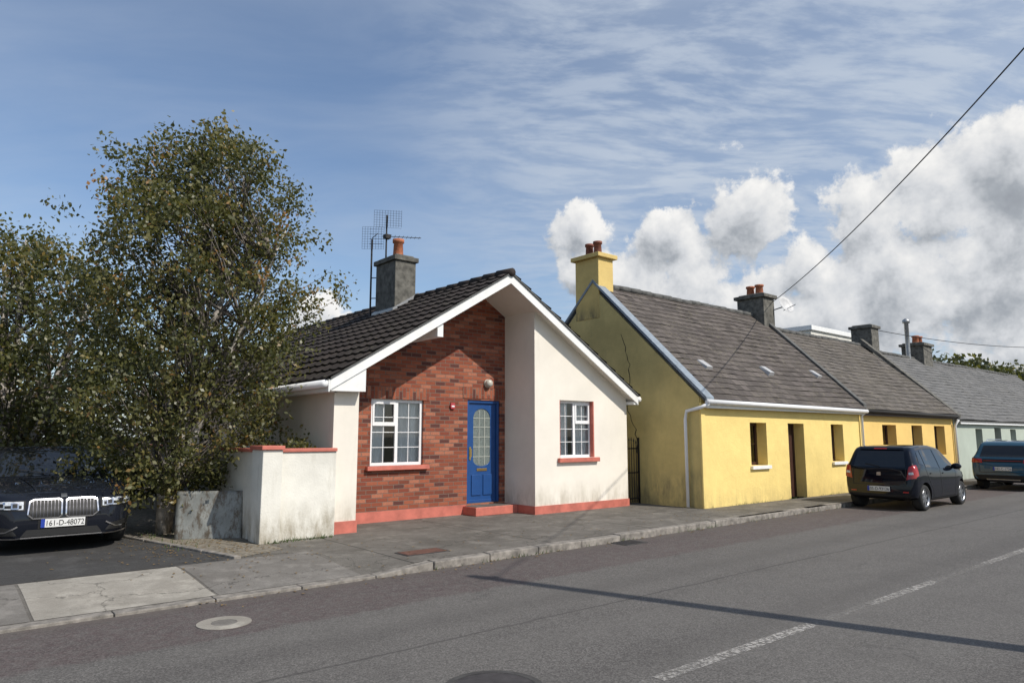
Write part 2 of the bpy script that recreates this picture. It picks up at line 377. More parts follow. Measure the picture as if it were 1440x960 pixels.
for i,(a,b) in enumerate([(-6,-4),(-1.2,1.4),(4.0,6.15),(7.3,9.0),(10.7,12.9),(15.5,17.6),(20.5,22.6),(25.5,27.6),(30.5,32.6)]):
    sheet('centre_dash_%d'%i,a,b,3.16,3.27,.004,M['line'],rm)
for i,(a,b) in enumerate([(1.5,3.95),(6.2,7.25),(9.05,10.65),(12.95,15.45),(17.65,20.4)]): sheet('worn_dash_%d'%i,a,b,3.17,3.26,.004,M['line2'],rm)
def disc(name,x,y,z,r0,r1,mat,parent,h=.004):
    mb=MB(); lathe(mb,[(r1,0),(r1,h),(r0,h)] if r0>0 else [(r1,0),(r1,h),(.001,h)],40,(x,y,z)); return mb.obj(name,mat,parent)
c=empty('stopcock_cover'); disc('surround',2.2,6.6,.002,.11,.23,M['slab'],c); disc('lid',2.2,6.6,.001,0,.108,M['slab2'],c)
c=empty('manhole_cover'); disc('surround',3.03,3.80,.001,.29,.34,M['drive'],c); disc('lid',3.03,3.80,.001,0,.285,M['iron_cover'],c)
c=empty('access_cover'); box('frame',4.95,5.62,8.0,8.34,.09,.106,M['iron_cover'],c); box('lid',4.98,5.59,8.03,8.31,.09,.110,M['rust'],c)
c=empty('road_gully'); mb=MB()
for i in range(7): mb.box(8.35+i*.06,8.385+i*.06,KY(8.5)-.33,KY(8.5)-.03,.001,.012)
mb.obj('bars',M['iron_cover'],c); box('frame',8.3,8.8,KY(8.5)-.36,KY(8.5)-.0,0.001,.007,M['drive'],c)
# ------------------------------------------------------------------ window builder
def window(par,x0,x1,z0,z1,y,mat,cols=2,bars=(2,3),curt=True,fanlight=None,fw=.055,name='window'):
    mb=MB(); d=.05
    mb.box(x0,x0+fw,y,y+d,z0,z1); mb.box(x1-fw,x1,y,y+d,z0,z1)
    mb.box(x0+fw,x1-fw,y,y+d,z0,z0+fw); mb.box(x0+fw,x1-fw,y,y+d,z1-fw,z1)
    xs=[x0+fw+(x1-x0-2*fw)*i/cols for i in range(cols+1)]
    for xx in xs[1:-1]: mb.box(xx-.03,xx+.03,y+.002,y+d,z0+fw,z1-fw)
    for i in range(cols):
        a=xs[i]+(.03 if i else 0); b=xs[i+1]-(.03 if i<cols-1 else 0)
        if fanlight and i in fanlight:
            zt=z1-fw-(z1-z0)*.33
            mb.box(a,b,y-.012,y+d-.01,zt-.035,zt+.035)
            mb.box(a,a+.035,y-.012,y+.03,zt+.035,z1-fw); mb.box(b-.035,b,y-.012,y+.03,zt+.035,z1-fw); mb.box(a+.035,b-.035,y-.012,y+.03,z1-fw-.035,z1-fw)
        for k in range(1,bars[0]): xx=a+(b-a)*k/bars[0]; mb.box(xx-.006,xx+.006,y+.016,y+.034,z0+fw,z1-fw)
        for k in range(1,bars[1]): zz=z0+fw+(z1-z0-2*fw)*k/bars[1]; mb.box(a,b,y+.017,y+.033,zz-.006,zz+.006)
    mb.obj(name+'_frame',mat,par)
    sheetv=[(x0+fw,y+.025,z0+fw),(x1-fw,y+.025,z0+fw),(x1-fw,y+.025,z1-fw),(x0+fw,y+.025,z1-fw)]
    mesh(name+'_glass',sheetv,[(0,1,2,3)],M['glass'],par)
    if curt:
        for (a,b,k) in curt:
            N=int((b-a)*60)+4; V=[];F=[]
            for i in range(N+1):
                xx=a+(b-a)*i/N; yy=y+.10+.018*math.sin(xx*62+k)+.008*math.sin(xx*131)
                V+= [(xx,yy,z0),(xx,yy+.01,z1)]
            for i in range(N): F.append((2*i,2*i+2,2*i+3,2*i+1))
            mesh(name+'_curtain',V,F,M['curtain'],par,True)
def chimney(par,x0,x1,y0,y1,z0,z1,mat,pots,potmat,capmat=None,cap=.06,pr=.11,ph_=.42,name='chimney'):
    capmat=capmat or mat
    box(name+'_stack',x0,x1,y0,y1,z0,z1-.16,mat,par,.012)
    box(name+'_cap',x0-cap,x1+cap,y0-cap,y1+cap,z1-.16,z1-.05,capmat,par,.012)
    box(name+'_flaunching',x0+.03,x1-.03,y0+.03,y1-.03,z1-.05,z1,M['concrete_stack'],par,.03)
    mb=MB()
    for (px,py,h) in pots: lathe(mb,[(pr*.95,0),(pr,h*.1),(pr*.86,h*.8),(pr*1.1,h*.83),(pr*1.1,h),(pr*.7,h),(pr*.65,h*.5),(.005,h*.5)],18,(px,py,z1-.03))
    mb.obj(name+'_pots',potmat,par,True)
# ------------------------------------------------------------------ HOUSE 1
h=empty('brick_house'); AX=8.58; ZR=4.80; SL=.605; XL,XR=4.86,12.30; YF=10.28; YB=21.5
zt=lambda x: ZR-SL*abs(x-AX); und=lambda x: zt(x)-.13
zl=zt(XL)
for nm,a in (('roof_deck_west',XL),('roof_deck_east',XR)):
    prism(nm,[(a,zl-.13),(AX,ZR-.13),(AX,ZR-.01),(a,zl-.01)],YF,YB,'Y',M['white_wall'],h)
sl=math.hypot(AX-XL,ZR-zl)
tile_roof('roof_tiles_west',(XL-.06,YF-.06,zl-.02),(0,1,0),(AX-XL,0,ZR-zl),YB-YF+.1,sl+.06,.32,.035,M['tile'],h,.30,.022)
tile_roof('roof_tiles_east',(XR+.06,YF-.06,zl-.02),(0,1,0),(AX-XR,0,ZR-zl),YB-YF+.1,sl+.06,.32,.035,M['tile'],h,.30,.022)
mb=MB(); y=YF-.07
while y<YB: mb.tube([(AX,y,ZR+.015),(AX,y+.44,ZR+.03)],[.085,.095],10); y+=.43
mb.obj('ridge_tiles',M['tile'],h,True)
for a,s_ in ((XL,1),(XR,-1)):
    prism('bargeboard',[(a,zl-.19),(AX,ZR-.20),(AX,ZR-.015),(a,zl-.02)],YF-.03,YF-.002,'Y',M['white_paint'],h)
    prism('verge_undercloak',[(a,zl-.018),(AX,ZR-.013),(AX,ZR+.02),(a,zl+.012)],YF-.055,YF-.003,'Y',M['grey_verge'],h)
prism('eaves_box_west',[(XL,zl-.20),(5.5,2.36),(5.5,und(5.5)-.002),(XL,zl-.132)],YF,10.48,'Y',M['white_paint'],h)
box('soffit_west',XL,5.10,10.5,YB,zl-.21,zl-.15,M['white_paint'],h)
box('fascia_west',XL-.025,XL-.002,YF-.028,YB,zl-.215,zl-.03,M['white_paint'],h)
box('fascia_east',XR+.002,XR+.025,YF-.028,YB,zl-.215,zl-.03,M['white_paint'],h)
box('soffit_east',12.2,XR,YF,YB,zl-.21,zl-.15,M['white_paint'],h)
mb=MB(); mb.tube([(XL-.085,YF-.02,zl-.09),(XL-.085,YB,zl-.12)],.062,10); mb.tube([(XR+.085,YF-.02,zl-.09),(XR+.085,YB,zl-.12)],.062,10)
mb.obj('gutters',M['upvc'],h,True)
wall('brick_wall',5.5,9.43,.1,und,11.45,.3,[(6.25,7.38,1.10,2.32),(8.43,9.27,.30,2.37)],M['brick'],h,(AX,))
wall('front_wall',9.41,12.2,.1,und,10.5,.3,[(10.10,11.13,1.19,2.38)],M['white_wall'],h)
wall('recess_side_wall',10.8,11.45,.1,lambda a:und(9.41)-.0,9.41,.3,[],M['white_wall'],h,axis='X')
box('front_pier',5.06,5.5,10.5,11.75,.1,2.40,M['white_wall'],h)
wall('side_wall_west',11.75,YB-.3,.1,lambda a:und(5.1),5.10,.3,[],M['white_wall'],h,axis='X')
wall('side_wall_east',10.8,YB-.3,.1,lambda a:und(12.2),11.9,.3,[],M['white_wall'],h,axis='X')
wall('rear_wall',5.1,12.2,.1,und,YB-.3,.2,[],M['white_wall'],h,(AX,))
box('plinth_brick',5.5,8.40,11.425,11.449,.1,.29,M['red_paint'],h)
box('plinth_front',9.385,12.215,10.48,10.499,.1,.26,M['red_paint'],h)
box('plinth_recess',9.388,9.408,10.5,11.42,.1,.26,M['red_paint'],h)
box('plinth_pier',5.04,5.515,10.48,10.499,.1,.29,M['red_paint'],h)
box('door_step',8.32,9.385,11.0,11.449,.1,.265,M['red_paint'],h,.01)
box('door_step_tread',8.36,9.30,11.03,11.42,.265,.272,M['pave'],h)
box('sill',6.16,7.48,11.36,11.449,1.02,1.098,M['red_paint'],h,.006)
box('sill',10.03,11.22,10.42,10.499,1.10,1.188,M['red_paint'],h,.006)
box('soldier_course_window',6.13,7.50,11.438,11.449,2.322,2.545,M['soldier'],h)
box('soldier_course_door',8.31,9.405,11.438,11.449,2.40,2.625,M['soldier'],h)
prism('purlin_end',[(6.9,3.40),(7.02,3.40),(7.02,3.64),(6.9,3.60)],YF+.01,11.449,'Y',M['white_paint'],h)
box('reveal_east',11.10,11.128,10.502,10.6,1.19,2.378,M['red_paint'],h); box('reveal_west',10.102,10.115,10.502,10.6,1.19,2.378,M['red_paint'],h)
window(h,6.25,7.38,1.10,2.32,11.50,M['upvc'],2,(2,4),[(6.84,7.36,0),(6.27,6.62,1)],[0])
window(h,10.10,11.13,1.19,2.38,10.60,M['upvc'],2,(2,4),[(10.12,10.50,0),(10.68,11.1,1)],[1])
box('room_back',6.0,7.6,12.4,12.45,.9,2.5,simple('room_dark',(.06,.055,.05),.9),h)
mb=MB(); X0,X1,Z0,Z1=8.43,9.27,.30,2.37
mb.box(X0,X0+.06,11.475,11.54,Z0,Z1); mb.box(X1-.06,X1,11.475,11.54,Z0,Z1); mb.box(X0+.06,X1-.06,11.475,11.54,Z1-.06,Z1)
cx=(X0+X1)/2; mb.box(X0+.06,X1-.06,11.505,11.55,Z0,Z0+.06)
gw=.22; gz0=1.16; gz1=2.0
arch=[(cx-gw,gz0)]+[(cx+gw*math.cos(t),gz1+gw*.9*math.sin(t)) for t in np.linspace(math.pi,0,17)]+[(cx+gw,gz0)]
arch=arch+[(cx+gw*math.cos(t),gz0-.13*math.sin(t)) for t in np.linspace(0,math.pi,17)][1:-1]
lx0,lx1,lz0,lz1=X0+.062,X1-.062,Z0+.06,Z1-.062
def rectpt(p):
    dx,dz=p[0]-cx,p[1]-(gz0+gz1)/2; s=1e9
    if abs(dx)>1e-6: s=min(s,((lx1-cx) if dx>0 else (cx-lx0))/abs(dx))
    if abs(dz)>1e-6: s=min(s,(lz1-(gz0+gz1)/2 if dz>0 else (gz0+gz1)/2-lz0)/abs(dz))
    return (cx+dx*s,(gz0+gz1)/2+dz*s)
outer=[rectpt(p) for p in arch]; K=len(arch)
V=[(a,11.515,b) for a,b in outer]+[(a,11.515,b) for a,b in arch]+[(a,11.535,b) for a,b in arch]
F=[(i,(i+1)%K,(i+1)%K+K,i+K) for i in range(K)]+[(i+K,(i+1)%K+K,(i+1)%K+2*K,i+2*K) for i in range(K)]
mb.add(V,F)
for c_ in ((lx0,lz0),(lx1,lz0),(lx1,lz1),(lx0,lz1)):
    near=sorted(range(K),key=lambda i:abs(outer[i][0]-c_[0])+abs(outer[i][1]-c_[1]))
    a=[i for i in near if abs(outer[i][0]-c_[0])<1e-6][:1]; b=[i for i in near if abs(outer[i][1]-c_[1])<1e-6][:1]
    if a and b: mb.add([(c_[0],11.515,c_[1]),(*[outer[a[0]][0]],11.515,outer[a[0]][1]),(outer[b[0]][0],11.515,outer[b[0]][1])],[(0,1,2)])
mb.box(lx0+.09,cx-.03,11.495,11.512,.45,.86); mb.box(cx+.03,lx1-.09,11.495,11.512,.45,.86)
mb.obj('door',M['blue_paint'],h,bevel=.006)
mb=MB()
for z_ in (1.22,1.42,1.62,1.82,2.0): mb.box(cx-gw,cx+gw,11.520,11.530,z_-.007,z_+.007)
for x_ in (-.07,.07): mb.box(cx+x_-.007,cx+x_+.007,11.519,11.531,gz0-.1,gz1+.16)
mb.obj('door_glazing_bars',simple('door_came',(.40,.42,.38),.4),h)
mesh('door_glass',[(a,11.528,b) for a,b in arch],[tuple(range(K))],simple('obscure_glass',(.16,.19,.18),.15,var=.3,scale=30,bump=.4,spec=.8),h)
box('letter_plate',cx-.13,cx+.13,11.505,11.514,.93,.985,M['brass'],h,.003)
mb=MB(); mb.tube([(lx0+.05,11.46,1.22),(lx0+.05,11.46,1.38)],.011,8); mb.box(lx0+.03,lx0+.07,11.50,11.514,1.16,1.42); mb.obj('door_handle',M['brass'],h)
mb=MB(); lathe(mb,[(.001,-.12),(.05,-.115),(.080,-.08),(.082,-.05),(.075,-.02),(.09,-.015),(.09,0)],20,(8.93,11.435,2.72),'Y'); mb.obj('porch_lamp',simple('opal_globe',(.5,.48,.42),.3),h,True)
prism('alarm_box',[(8.0,2.17),(8.09,2.17),(8.105,2.23),(8.09,2.29),(8.0,2.29),(7.985,2.23)],11.41,11.449,'Y',simple('alarm_red',(.40,.04,.05),.5),h,.006)
box('alarm_label',8.01,8.08,11.406,11.409,2.21,2.24,M['upvc'],h)
chimney(h,8.0,8.55,13.7,14.6,4.2,5.82,M['concrete_stack'],[(8.27,14.05,.46)],M['terracotta'],cap=.05,pr=.125)
prism('chimney_flashing',[(7.93,zt(7.93)+.02),(8.62,zt(8.58)+.07),(8.62,zt(8.58)+.16),(7.93,zt(7.93)+.11)],13.66,14.64,'Y',M['galv'],h)
mb=MB(); px,py=7.95,14.75
mb.tube([(px,py,4.2),(px,py,6.35)],.022,8); mb.tube([(8.2,14.5,5.7),(8.2,14.5,6.95)],.02,8)
for z_ in (4.9,5.4): mb.tube([(px,py,z_),(8.1,14.6,z_)],.012,6)
RH=Vector((.80,-.6,0))
def gridant(c,w,hh,nx,nz,tilt=0):
    c=Vector(c)
    for i in range(nx+1):
        a=c+RH*(w*(i/nx-.5)); mb.tube([a-Vector((0,0,hh/2)),a+Vector((0,0,hh/2))],.0032,4)
    for k in range(nz+1):
        b=c+Vector((0,0,hh*(k/nz-.5))); mb.tube([b-RH*w/2,b+RH*w/2+Vector((0,0,tilt))],.0032,4)
gridant((px,py-.05,6.38),.52,.55,8,9); gridant((8.2,14.45,6.85),.66,.42,10,7,-.03)
for k in range(4):
    z_=6.2+k*.12; mb.tube([Vector((px,py-.2,z_))-RH*.16,Vector((px,py-.2,z_))+RH*.16],.006,4)
mb.tube([(px,py,6.38),(px-.1,py-.45,6.38)],.01,5)
a=Vector((8.2,14.5,6.42)); d=Vector((.93,-.36,0.04)); mb.tube([a-d*.1,a+d*.85],.01,6)
for k in range(9): p=a+d*(.0+.1*k); e2=Vector((.35,.9,0))*(.16-.008*k); mb.tube([p-e2,p+e2],.005,4)
mb.tube([a-Vector((0,0,.12)),a+Vector((0,0,.16))],.012,6); mb.box(8.14,8.28,14.42,14.56,6.36,6.46)
mb.tube([(8.2,14.5,6.6),(8.0,14.1,6.78)],.01,5)
mb.obj('tv_aerials',M['black_iron'],h)
# ------------------------------------------------------------------ boundary wall
bw=empty('boundary_wall')
box('front_panel',4.13,5.055,10.34,10.52,.1,1.40,M['old_white'],bw,.01)
box('pier',3.82,4.12,10.18,10.62,.1,1.44,M['old_white'],bw,.012)
box('side_wall',3.88,4.08,10.63,22,.1,1.40,M['old_white'],bw)
box('panel_coping',4.14,5.055,10.31,10.55,1.402,1.455,M['red_paint'],bw,.008)
box('pier_coping',3.79,4.135,10.14,10.65,1.442,1.50,M['red_paint'],bw,.008)
box('side_coping',3.84,4.12,10.66,22,1.402,1.45,M['red_paint'],bw,.006)
A=Vector((3.03,11.50,.105));B=Vector((3.86,11.02,.105)); up_=Vector((.03,.10,.70)); n_=(B-A).cross(up_).normalized()*.008
NX,NZ=16,14; V=[];F=[]
for s_ in (0,1):
    for j in range(NZ+1):
        for i in range(NX+1):
            p=A.lerp(B,i/NX)+up_*(j/NZ)+n_*(s_*2-1)*(.9)+ n_*1.6*math.sin(i*.8)*math.cos(j*.5)
            V.append(p)
W=NX+1; O=W*(NZ+1)
for j in range(NZ):
    for i in range(NX):
        q=(j*W+i,j*W+i+1,(j+1)*W+i+1,(j+1)*W+i); F.append(q); F.append(tuple(k+O for k in q[::-1]))
for j in range(NZ): F.append((j*W,(j+1)*W,(j+1)*W+O,j*W+O)); F.append((j*W+NX,j*W+NX+O,(j+1)*W+NX+O,(j+1)*W+NX))
for i in range(NX): F.append((NZ*W+i,NZ*W+i+1,NZ*W+i+1+O,NZ*W+i+O))
ms=empty('metal_sheet'); mesh('panel',V,F,M['sheet'],ms,True)
mb=MB(); 
for t in (.3,.5,.7): p=A.lerp(B,t)+up_*.80-n_*2.5; mb.tube([p,p+Vector((0,-.01,-.09))],.010,6)
mb.obj('rivets',M['dark_recess'],ms)
# ------------------------------------------------------------------ gate
g=empty('iron_gate'); mb=MB()
for i in range(8):
    xx=12.27+i*.083; mb.tube([(xx,10.72,.14),(xx,10.72,1.42+.12*math.sin(i/7*math.pi))],.0095,6)
    mb.tube([(xx,10.72,1.42+.12*math.sin(i/7*math.pi)),(xx,10.72,1.5+.12*math.sin(i/7*math.pi))],[.02,.002],6)
for z_ in (.22,.8,1.35): mb.box(12.22,12.86,10.705,10.735,z_-.015,z_+.015)
mb.box(12.215,12.25,10.70,10.74,.1,1.6); mb.box(12.835,12.865,10.70,10.74,.1,1.6)
mb.obj('bars',M['black_iron'],g)
# ------------------------------------------------------------------ COTTAGES
def cottage(name,X0,X1,Yf,Yr,ry,ze,zr,wm,gm,sm,ops,verge=None,thick=.35,soff='none',gutter=True,rearz=None):
    c=empty(name); s1=(zr-ze)/(ry-(Yf-.16)); 
    und=lambda y: (ze+(y-(Yf-.16))*s1 if y<=ry else zr-(y-ry)*s1)-.10
    wall('front_wall',X0,X1,.1,lambda a:und(Yf)+.0,Yf,thick,ops,wm,c)
    wall('rear_wall',X0,X1,.1,lambda a:und(Yr),Yr-.3,.3,[],gm,c)
    for a in (X0+.001,X1-.301):
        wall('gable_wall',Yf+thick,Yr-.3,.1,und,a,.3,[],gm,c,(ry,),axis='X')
    e0=Yf-.16; e1=2*ry-e0
    prism('roof_deck_front',[(e0,ze-.09),(ry,zr-.09),(ry,zr-.04),(e0,ze-.04)],X0+.0,X1-.002,'X',M['grey_verge'],c)
    prism('roof_deck_rear',[(e1,ze-.09),(ry,zr-.09),(ry,zr-.04),(e1,ze-.04)],X0+.0,X1-.002,'X',M['grey_verge'],c)
    S=math.hypot(ry-e0,zr-ze)
    tile_roof('slates_front',(X0,e0-.03,ze-.01),(1,0,0),(0,ry-e0,zr-ze),X1-X0,S+.03,.21,.011,sm,c,jit=.011)
    tile_roof('slates_rear',(X0,e1+.03,ze-.01),(1,0,0),(0,-(ry-e0),zr-ze),X1-X0,S+.03,.21,.011,sm,c,jit=.008)
    mb=MB(); x=X0
    while x<X1-.1: dzr=random.uniform(-.012,.012); mb.tube([(x,ry,zr+.01+dzr),(min(x+.45,X1),ry,zr+.018+dzr)],[.075,.08],8); x+=.455
    mb.obj('ridge_tiles',M['grey_verge'],c,True)
    return c,und,s1
yo=[(14.81,15.53,.95,1.95),(16.54,17.33,.1,1.95),(18.8,19.5,.95,1.95)]
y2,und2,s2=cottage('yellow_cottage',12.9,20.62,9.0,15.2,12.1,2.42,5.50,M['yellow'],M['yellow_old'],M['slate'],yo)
def brown(par,ops,Yf):
    for i,o in enumerate(ops):
        if o[2]>.5:
            window(par,o[0],o[1],o[2],o[3],Yf+.26,M['brown_frame'],1,(1,2),[(o[0]+.06,o[1]-.06,i)] if i==2 else None,fw=.07)
        else:
            mb=MB(); y=Yf+.27; mb.box(o[0],o[0]+.07,y,y+.06,o[2],o[3]); mb.box(o[1]-.07,o[1],y,y+.06,o[2],o[3]); mb.box(o[0]+.07,o[1]-.07,y,y+.06,o[3]-.07,o[3])
            mb.box(o[0]+.07,o[1]-.07,y+.02,y+.06,o[2],o[3]-.07)
            for k in range(2): mb.box(o[0]+.16+k*.26,o[0]+.34+k*.26,y+.008,y+.02,.3,.85); mb.box(o[0]+.16+k*.26,o[0]+.34+k*.26,y+.008,y+.02,1.0,1.7)
            mb.obj('front_door',M['brown_frame'],par,bevel=.005)
brown(y2,yo,9.0)
for o in yo:
    if o[2]>.5: box('sill',o[0]-.04,o[1]+.06,8.93,8.999,.87,.948,M['white_paint'],y2,.006)
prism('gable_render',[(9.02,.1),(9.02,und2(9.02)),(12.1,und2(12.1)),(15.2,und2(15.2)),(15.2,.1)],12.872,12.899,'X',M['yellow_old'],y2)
prism('gable_verge_flashing',[(8.80,2.385),(12.1,5.53),(12.1,5.62),(8.80,2.475)],12.84,13.12,'X',M['grey_lead'],y2,.01)
prism('gable_verge_rear',[(15.4,2.385),(12.1,5.53),(12.1,5.62),(15.4,2.475)],12.84,13.02,'X',M['grey_lead'],y2,.01)
box('corner_quoin',12.868,13.02,8.975,9.02,.1,2.36,M['yellow'],y2,.01)
M['yellow_stack']=plaster('yellow_stack_render',(.70,.52,.20),(.16,.14,.09),.9,4.6,.5,40,.2,.8,drip=.8)
chimney(y2,12.86,13.42,11.9,12.72,4.6,6.34,M['yellow_stack'],[(13.12,12.15,.36),(13.16,12.48,.36)],M['terracotta_dark'],M['yellow_stack'],.09,.11)
chimney(y2,20.30,20.95,11.65,12.6,4.9,6.22,M['concrete_stack'],[(20.6,11.95,.34),(20.65,12.3,.34)],M['terracotta'],cap=.08,pr=.13)
mb=MB(); mb.tube([(12.85,8.79,2.37),(20.6,8.79,2.33)],.055,10)
mb.tube([(12.9,8.79,2.33),(12.78,8.9,2.25),(12.80,9.3,2.18),(12.80,9.34,2.0),(12.80,9.34,.12)],.038,8)
mb.tube([(20.55,8.79,2.33),(20.55,8.93,2.2),(20.55,8.93,.12)],.038,8)
mb.obj('gutter_and_downpipes',M['upvc'],y2,True)
box('fascia',12.92,20.6,8.86,8.90,2.24,2.37,M['white_paint'],y2)
for i,(xx,yy) in enumerate([(14.15,9.75),(17.0,9.78),(19.75,9.85)]):
    zz=2.44+(yy-8.84)*s2; u=Vector((0,1,s2)).normalized(); nr=Vector((0,-s2,1)).normalized()
    mb=MB(); P=lambda a,b,c_: tuple(Vector((xx,yy,zz))+Vector((a,0,0))+u*b+nr*c_)
    v=[P(-.13,-.18,.0),P(.13,-.18,0),P(.13,.18,0),P(-.13,.18,0),P(-.11,-.16,.10),P(.11,-.16,.10),P(.11,.16,.05),P(-.11,.16,.05)]
    mb.add(v,boxd(0,1,0,1,0,1)[1]); mb.obj('roof_vent_%d'%i,simple('pale_vent',(.42,.42,.42),.5),y2)
mb=MB(); lathe(mb,[(.001,.0),(.12,.012),(.22,.045),(.30,.09),(.305,.085),(.22,.03),(.001,-.012)],24,(0,0,0))
o=mb.obj('satellite_dish',simple('grey_dish',(.5,.5,.5),.5),y2,True); o.location=(21.25,11.45,5.85); o.rotation_euler=(R(66),0,R(-12))
mb=MB(); mb.tube([(20.95,11.7,5.7),(21.25,11.5,5.82)],.02,6); mb.tube([(21.25,11.5,5.7),(21.3,11.1,5.85)],.012,6); mb.obj('dish_arm',M['galv'],y2)
mb=MB(); p=Vector((12.869,11.2,4.1)); pts=[p.copy()]
for i in range(26): p=p+Vector((0,random.uniform(-.09,.075),-.11)); pts.append(p.copy())
for a,b in zip(pts[:-1],pts[1:]): w=random.uniform(.005,.014); mb.add([a+Vector((0,-w,0)),a+Vector((0,w,0)),b+Vector((0,w,0)),b+Vector((0,-w,0))],[(0,1,2,3)])
mb.obj('wall_crack',M['dark_recess'],y2)
oo=[(22.1,23.1,1.0,1.97),(24.3,25.15,.1,1.97),(26.2,27.15,1.0,1.97)]
o3,und3,s3=cottage('ochre_cottage',20.64,27.98,9.02,15.0,12.05,2.40,5.16,M['orange'],M['grey_verge'],M['slate2'],oo)
brown(o3,oo,9.02)
mb=MB(); mb.tube([(20.7,8.81,2.34),(27.9,8.81,2.31)],.055,10); mb.obj('gutter',M['dark_recess'],o3,True)
mb=MB(); mb.tube([(27.92,8.81,2.2),(27.92,8.93,2.0),(27.92,8.93,.12)],.045,8); mb.obj('downpipe',M['upvc'],o3,True)
box('fascia',20.66,27.9,8.88,8.92,2.22,2.36,M['brown_frame'],o3)
prism('party_verge',[(8.85,2.42),(12.05,5.52),(12.05,5.62),(8.85,2.54)],20.56,20.76,'X',M['grey_verge'],o3,.01)
chimney(o3,28.3,28.95,11.7,12.5,4.6,6.02,M['concrete_stack'],[],M['terracotta'],cap=.07)
so=[(30.2,30.95,.95,1.9),(32.4,33.2,.1,1.95),(34.4,35.15,.95,1.9),(37.5,38.2,.95,1.9),(40,40.8,.1,1.95),(42,42.8,.95,1.9)]
g4,und4,s4=cottage('sage_cottage',28.0,48,9.0,15.0,12.0,2.22,4.98,M['sage'],M['grey_verge'],M['slate3'],so)
brown(g4,so,9.0)
prism('party_verge',[(8.82,2.27),(12.0,5.25),(12.0,5.42),(8.82,2.39)],27.95,28.25,'X',M['concrete_stack'],g4,.01)
box('fascia',28.3,48,8.86,8.90,2.06,2.17,M['upvc'],g4)
chimney(g4,33.2,34.2,11.6,12.5,4.6,5.72,M['concrete_stack'],[(33.5,12,.35),(33.9,12,.35)],M['terracotta'],cap=.08,pr=.14)
mb=MB(); lathe(mb,[(.09,0),(.09,1.0),(.15,1.02),(.15,1.14),(.04,1.22)],14,(32.6,12.0,5.5),'Z'); lathe(mb,[(.09,-.7),(.09,0)],14,(32.6,12.0,5.5),'Z'); mb.obj('steel_flue',M['galv'],g4,True)
w5=empty('rear_building'); box('walls',31.2,36.2,15.6,19,.1,6.5,M['old_white'],w5); box('parapet',31.1,36.3,15.5,19.1,6.5,6.72,M['white_paint'],w5,.01)
b6=empty('blue_shed'); box('walls',60,68,17,25,.1,5.2,simple('blue_cladding',(.05,.10,.16),.6),b6); prism('roof',[(16.8,5.2),(25.2,5.2),(21,7.0)],59.8,68.2,'X',M['slate3'],b6)
# ------------------------------------------------------------------ pole and cables
up=empty('utility_pole'); mb=MB(); PX,PY,PH=7.62,-1.0,7.95
mb.tube([(PX,PY,-.1),(PX,PY,PH)],[.125,.085],14); mb.obj('pole',simple('creosoted_timber',(.07,.05,.035),.9,var=.3,bump=.3),up,True)
mb=MB(); mb.tube([(PX-.13,PY+.02,PH-.25),(PX+.13,PY-.02,PH-.25)],.012,6); lathe(mb,[(.03,0),(.045,.03),(.03,.09),(.01,.1)],12,(PX+.12,PY,PH-.24)); mb.obj('insulator_bracket',M['galv'],up)
def cable(name,a,b,sag,r=.011):
    mb=MB(); a=Vector(a);b=Vector(b); pts=[a.lerp(b,t)-Vector((0,0,sag*4*t*(1-t))) for t in np.linspace(0,1,30)]; mb.tube(pts,r,6); return mb.obj(name,M['black_iron'],None,True)
cable('overhead_cable',(20.9,11.7,5.95),(PX+.12,PY,PH-.2),.42,.011)
cable('overhead_cable',(28.6,12,5.9),(60,7,8.2),.9,.014)
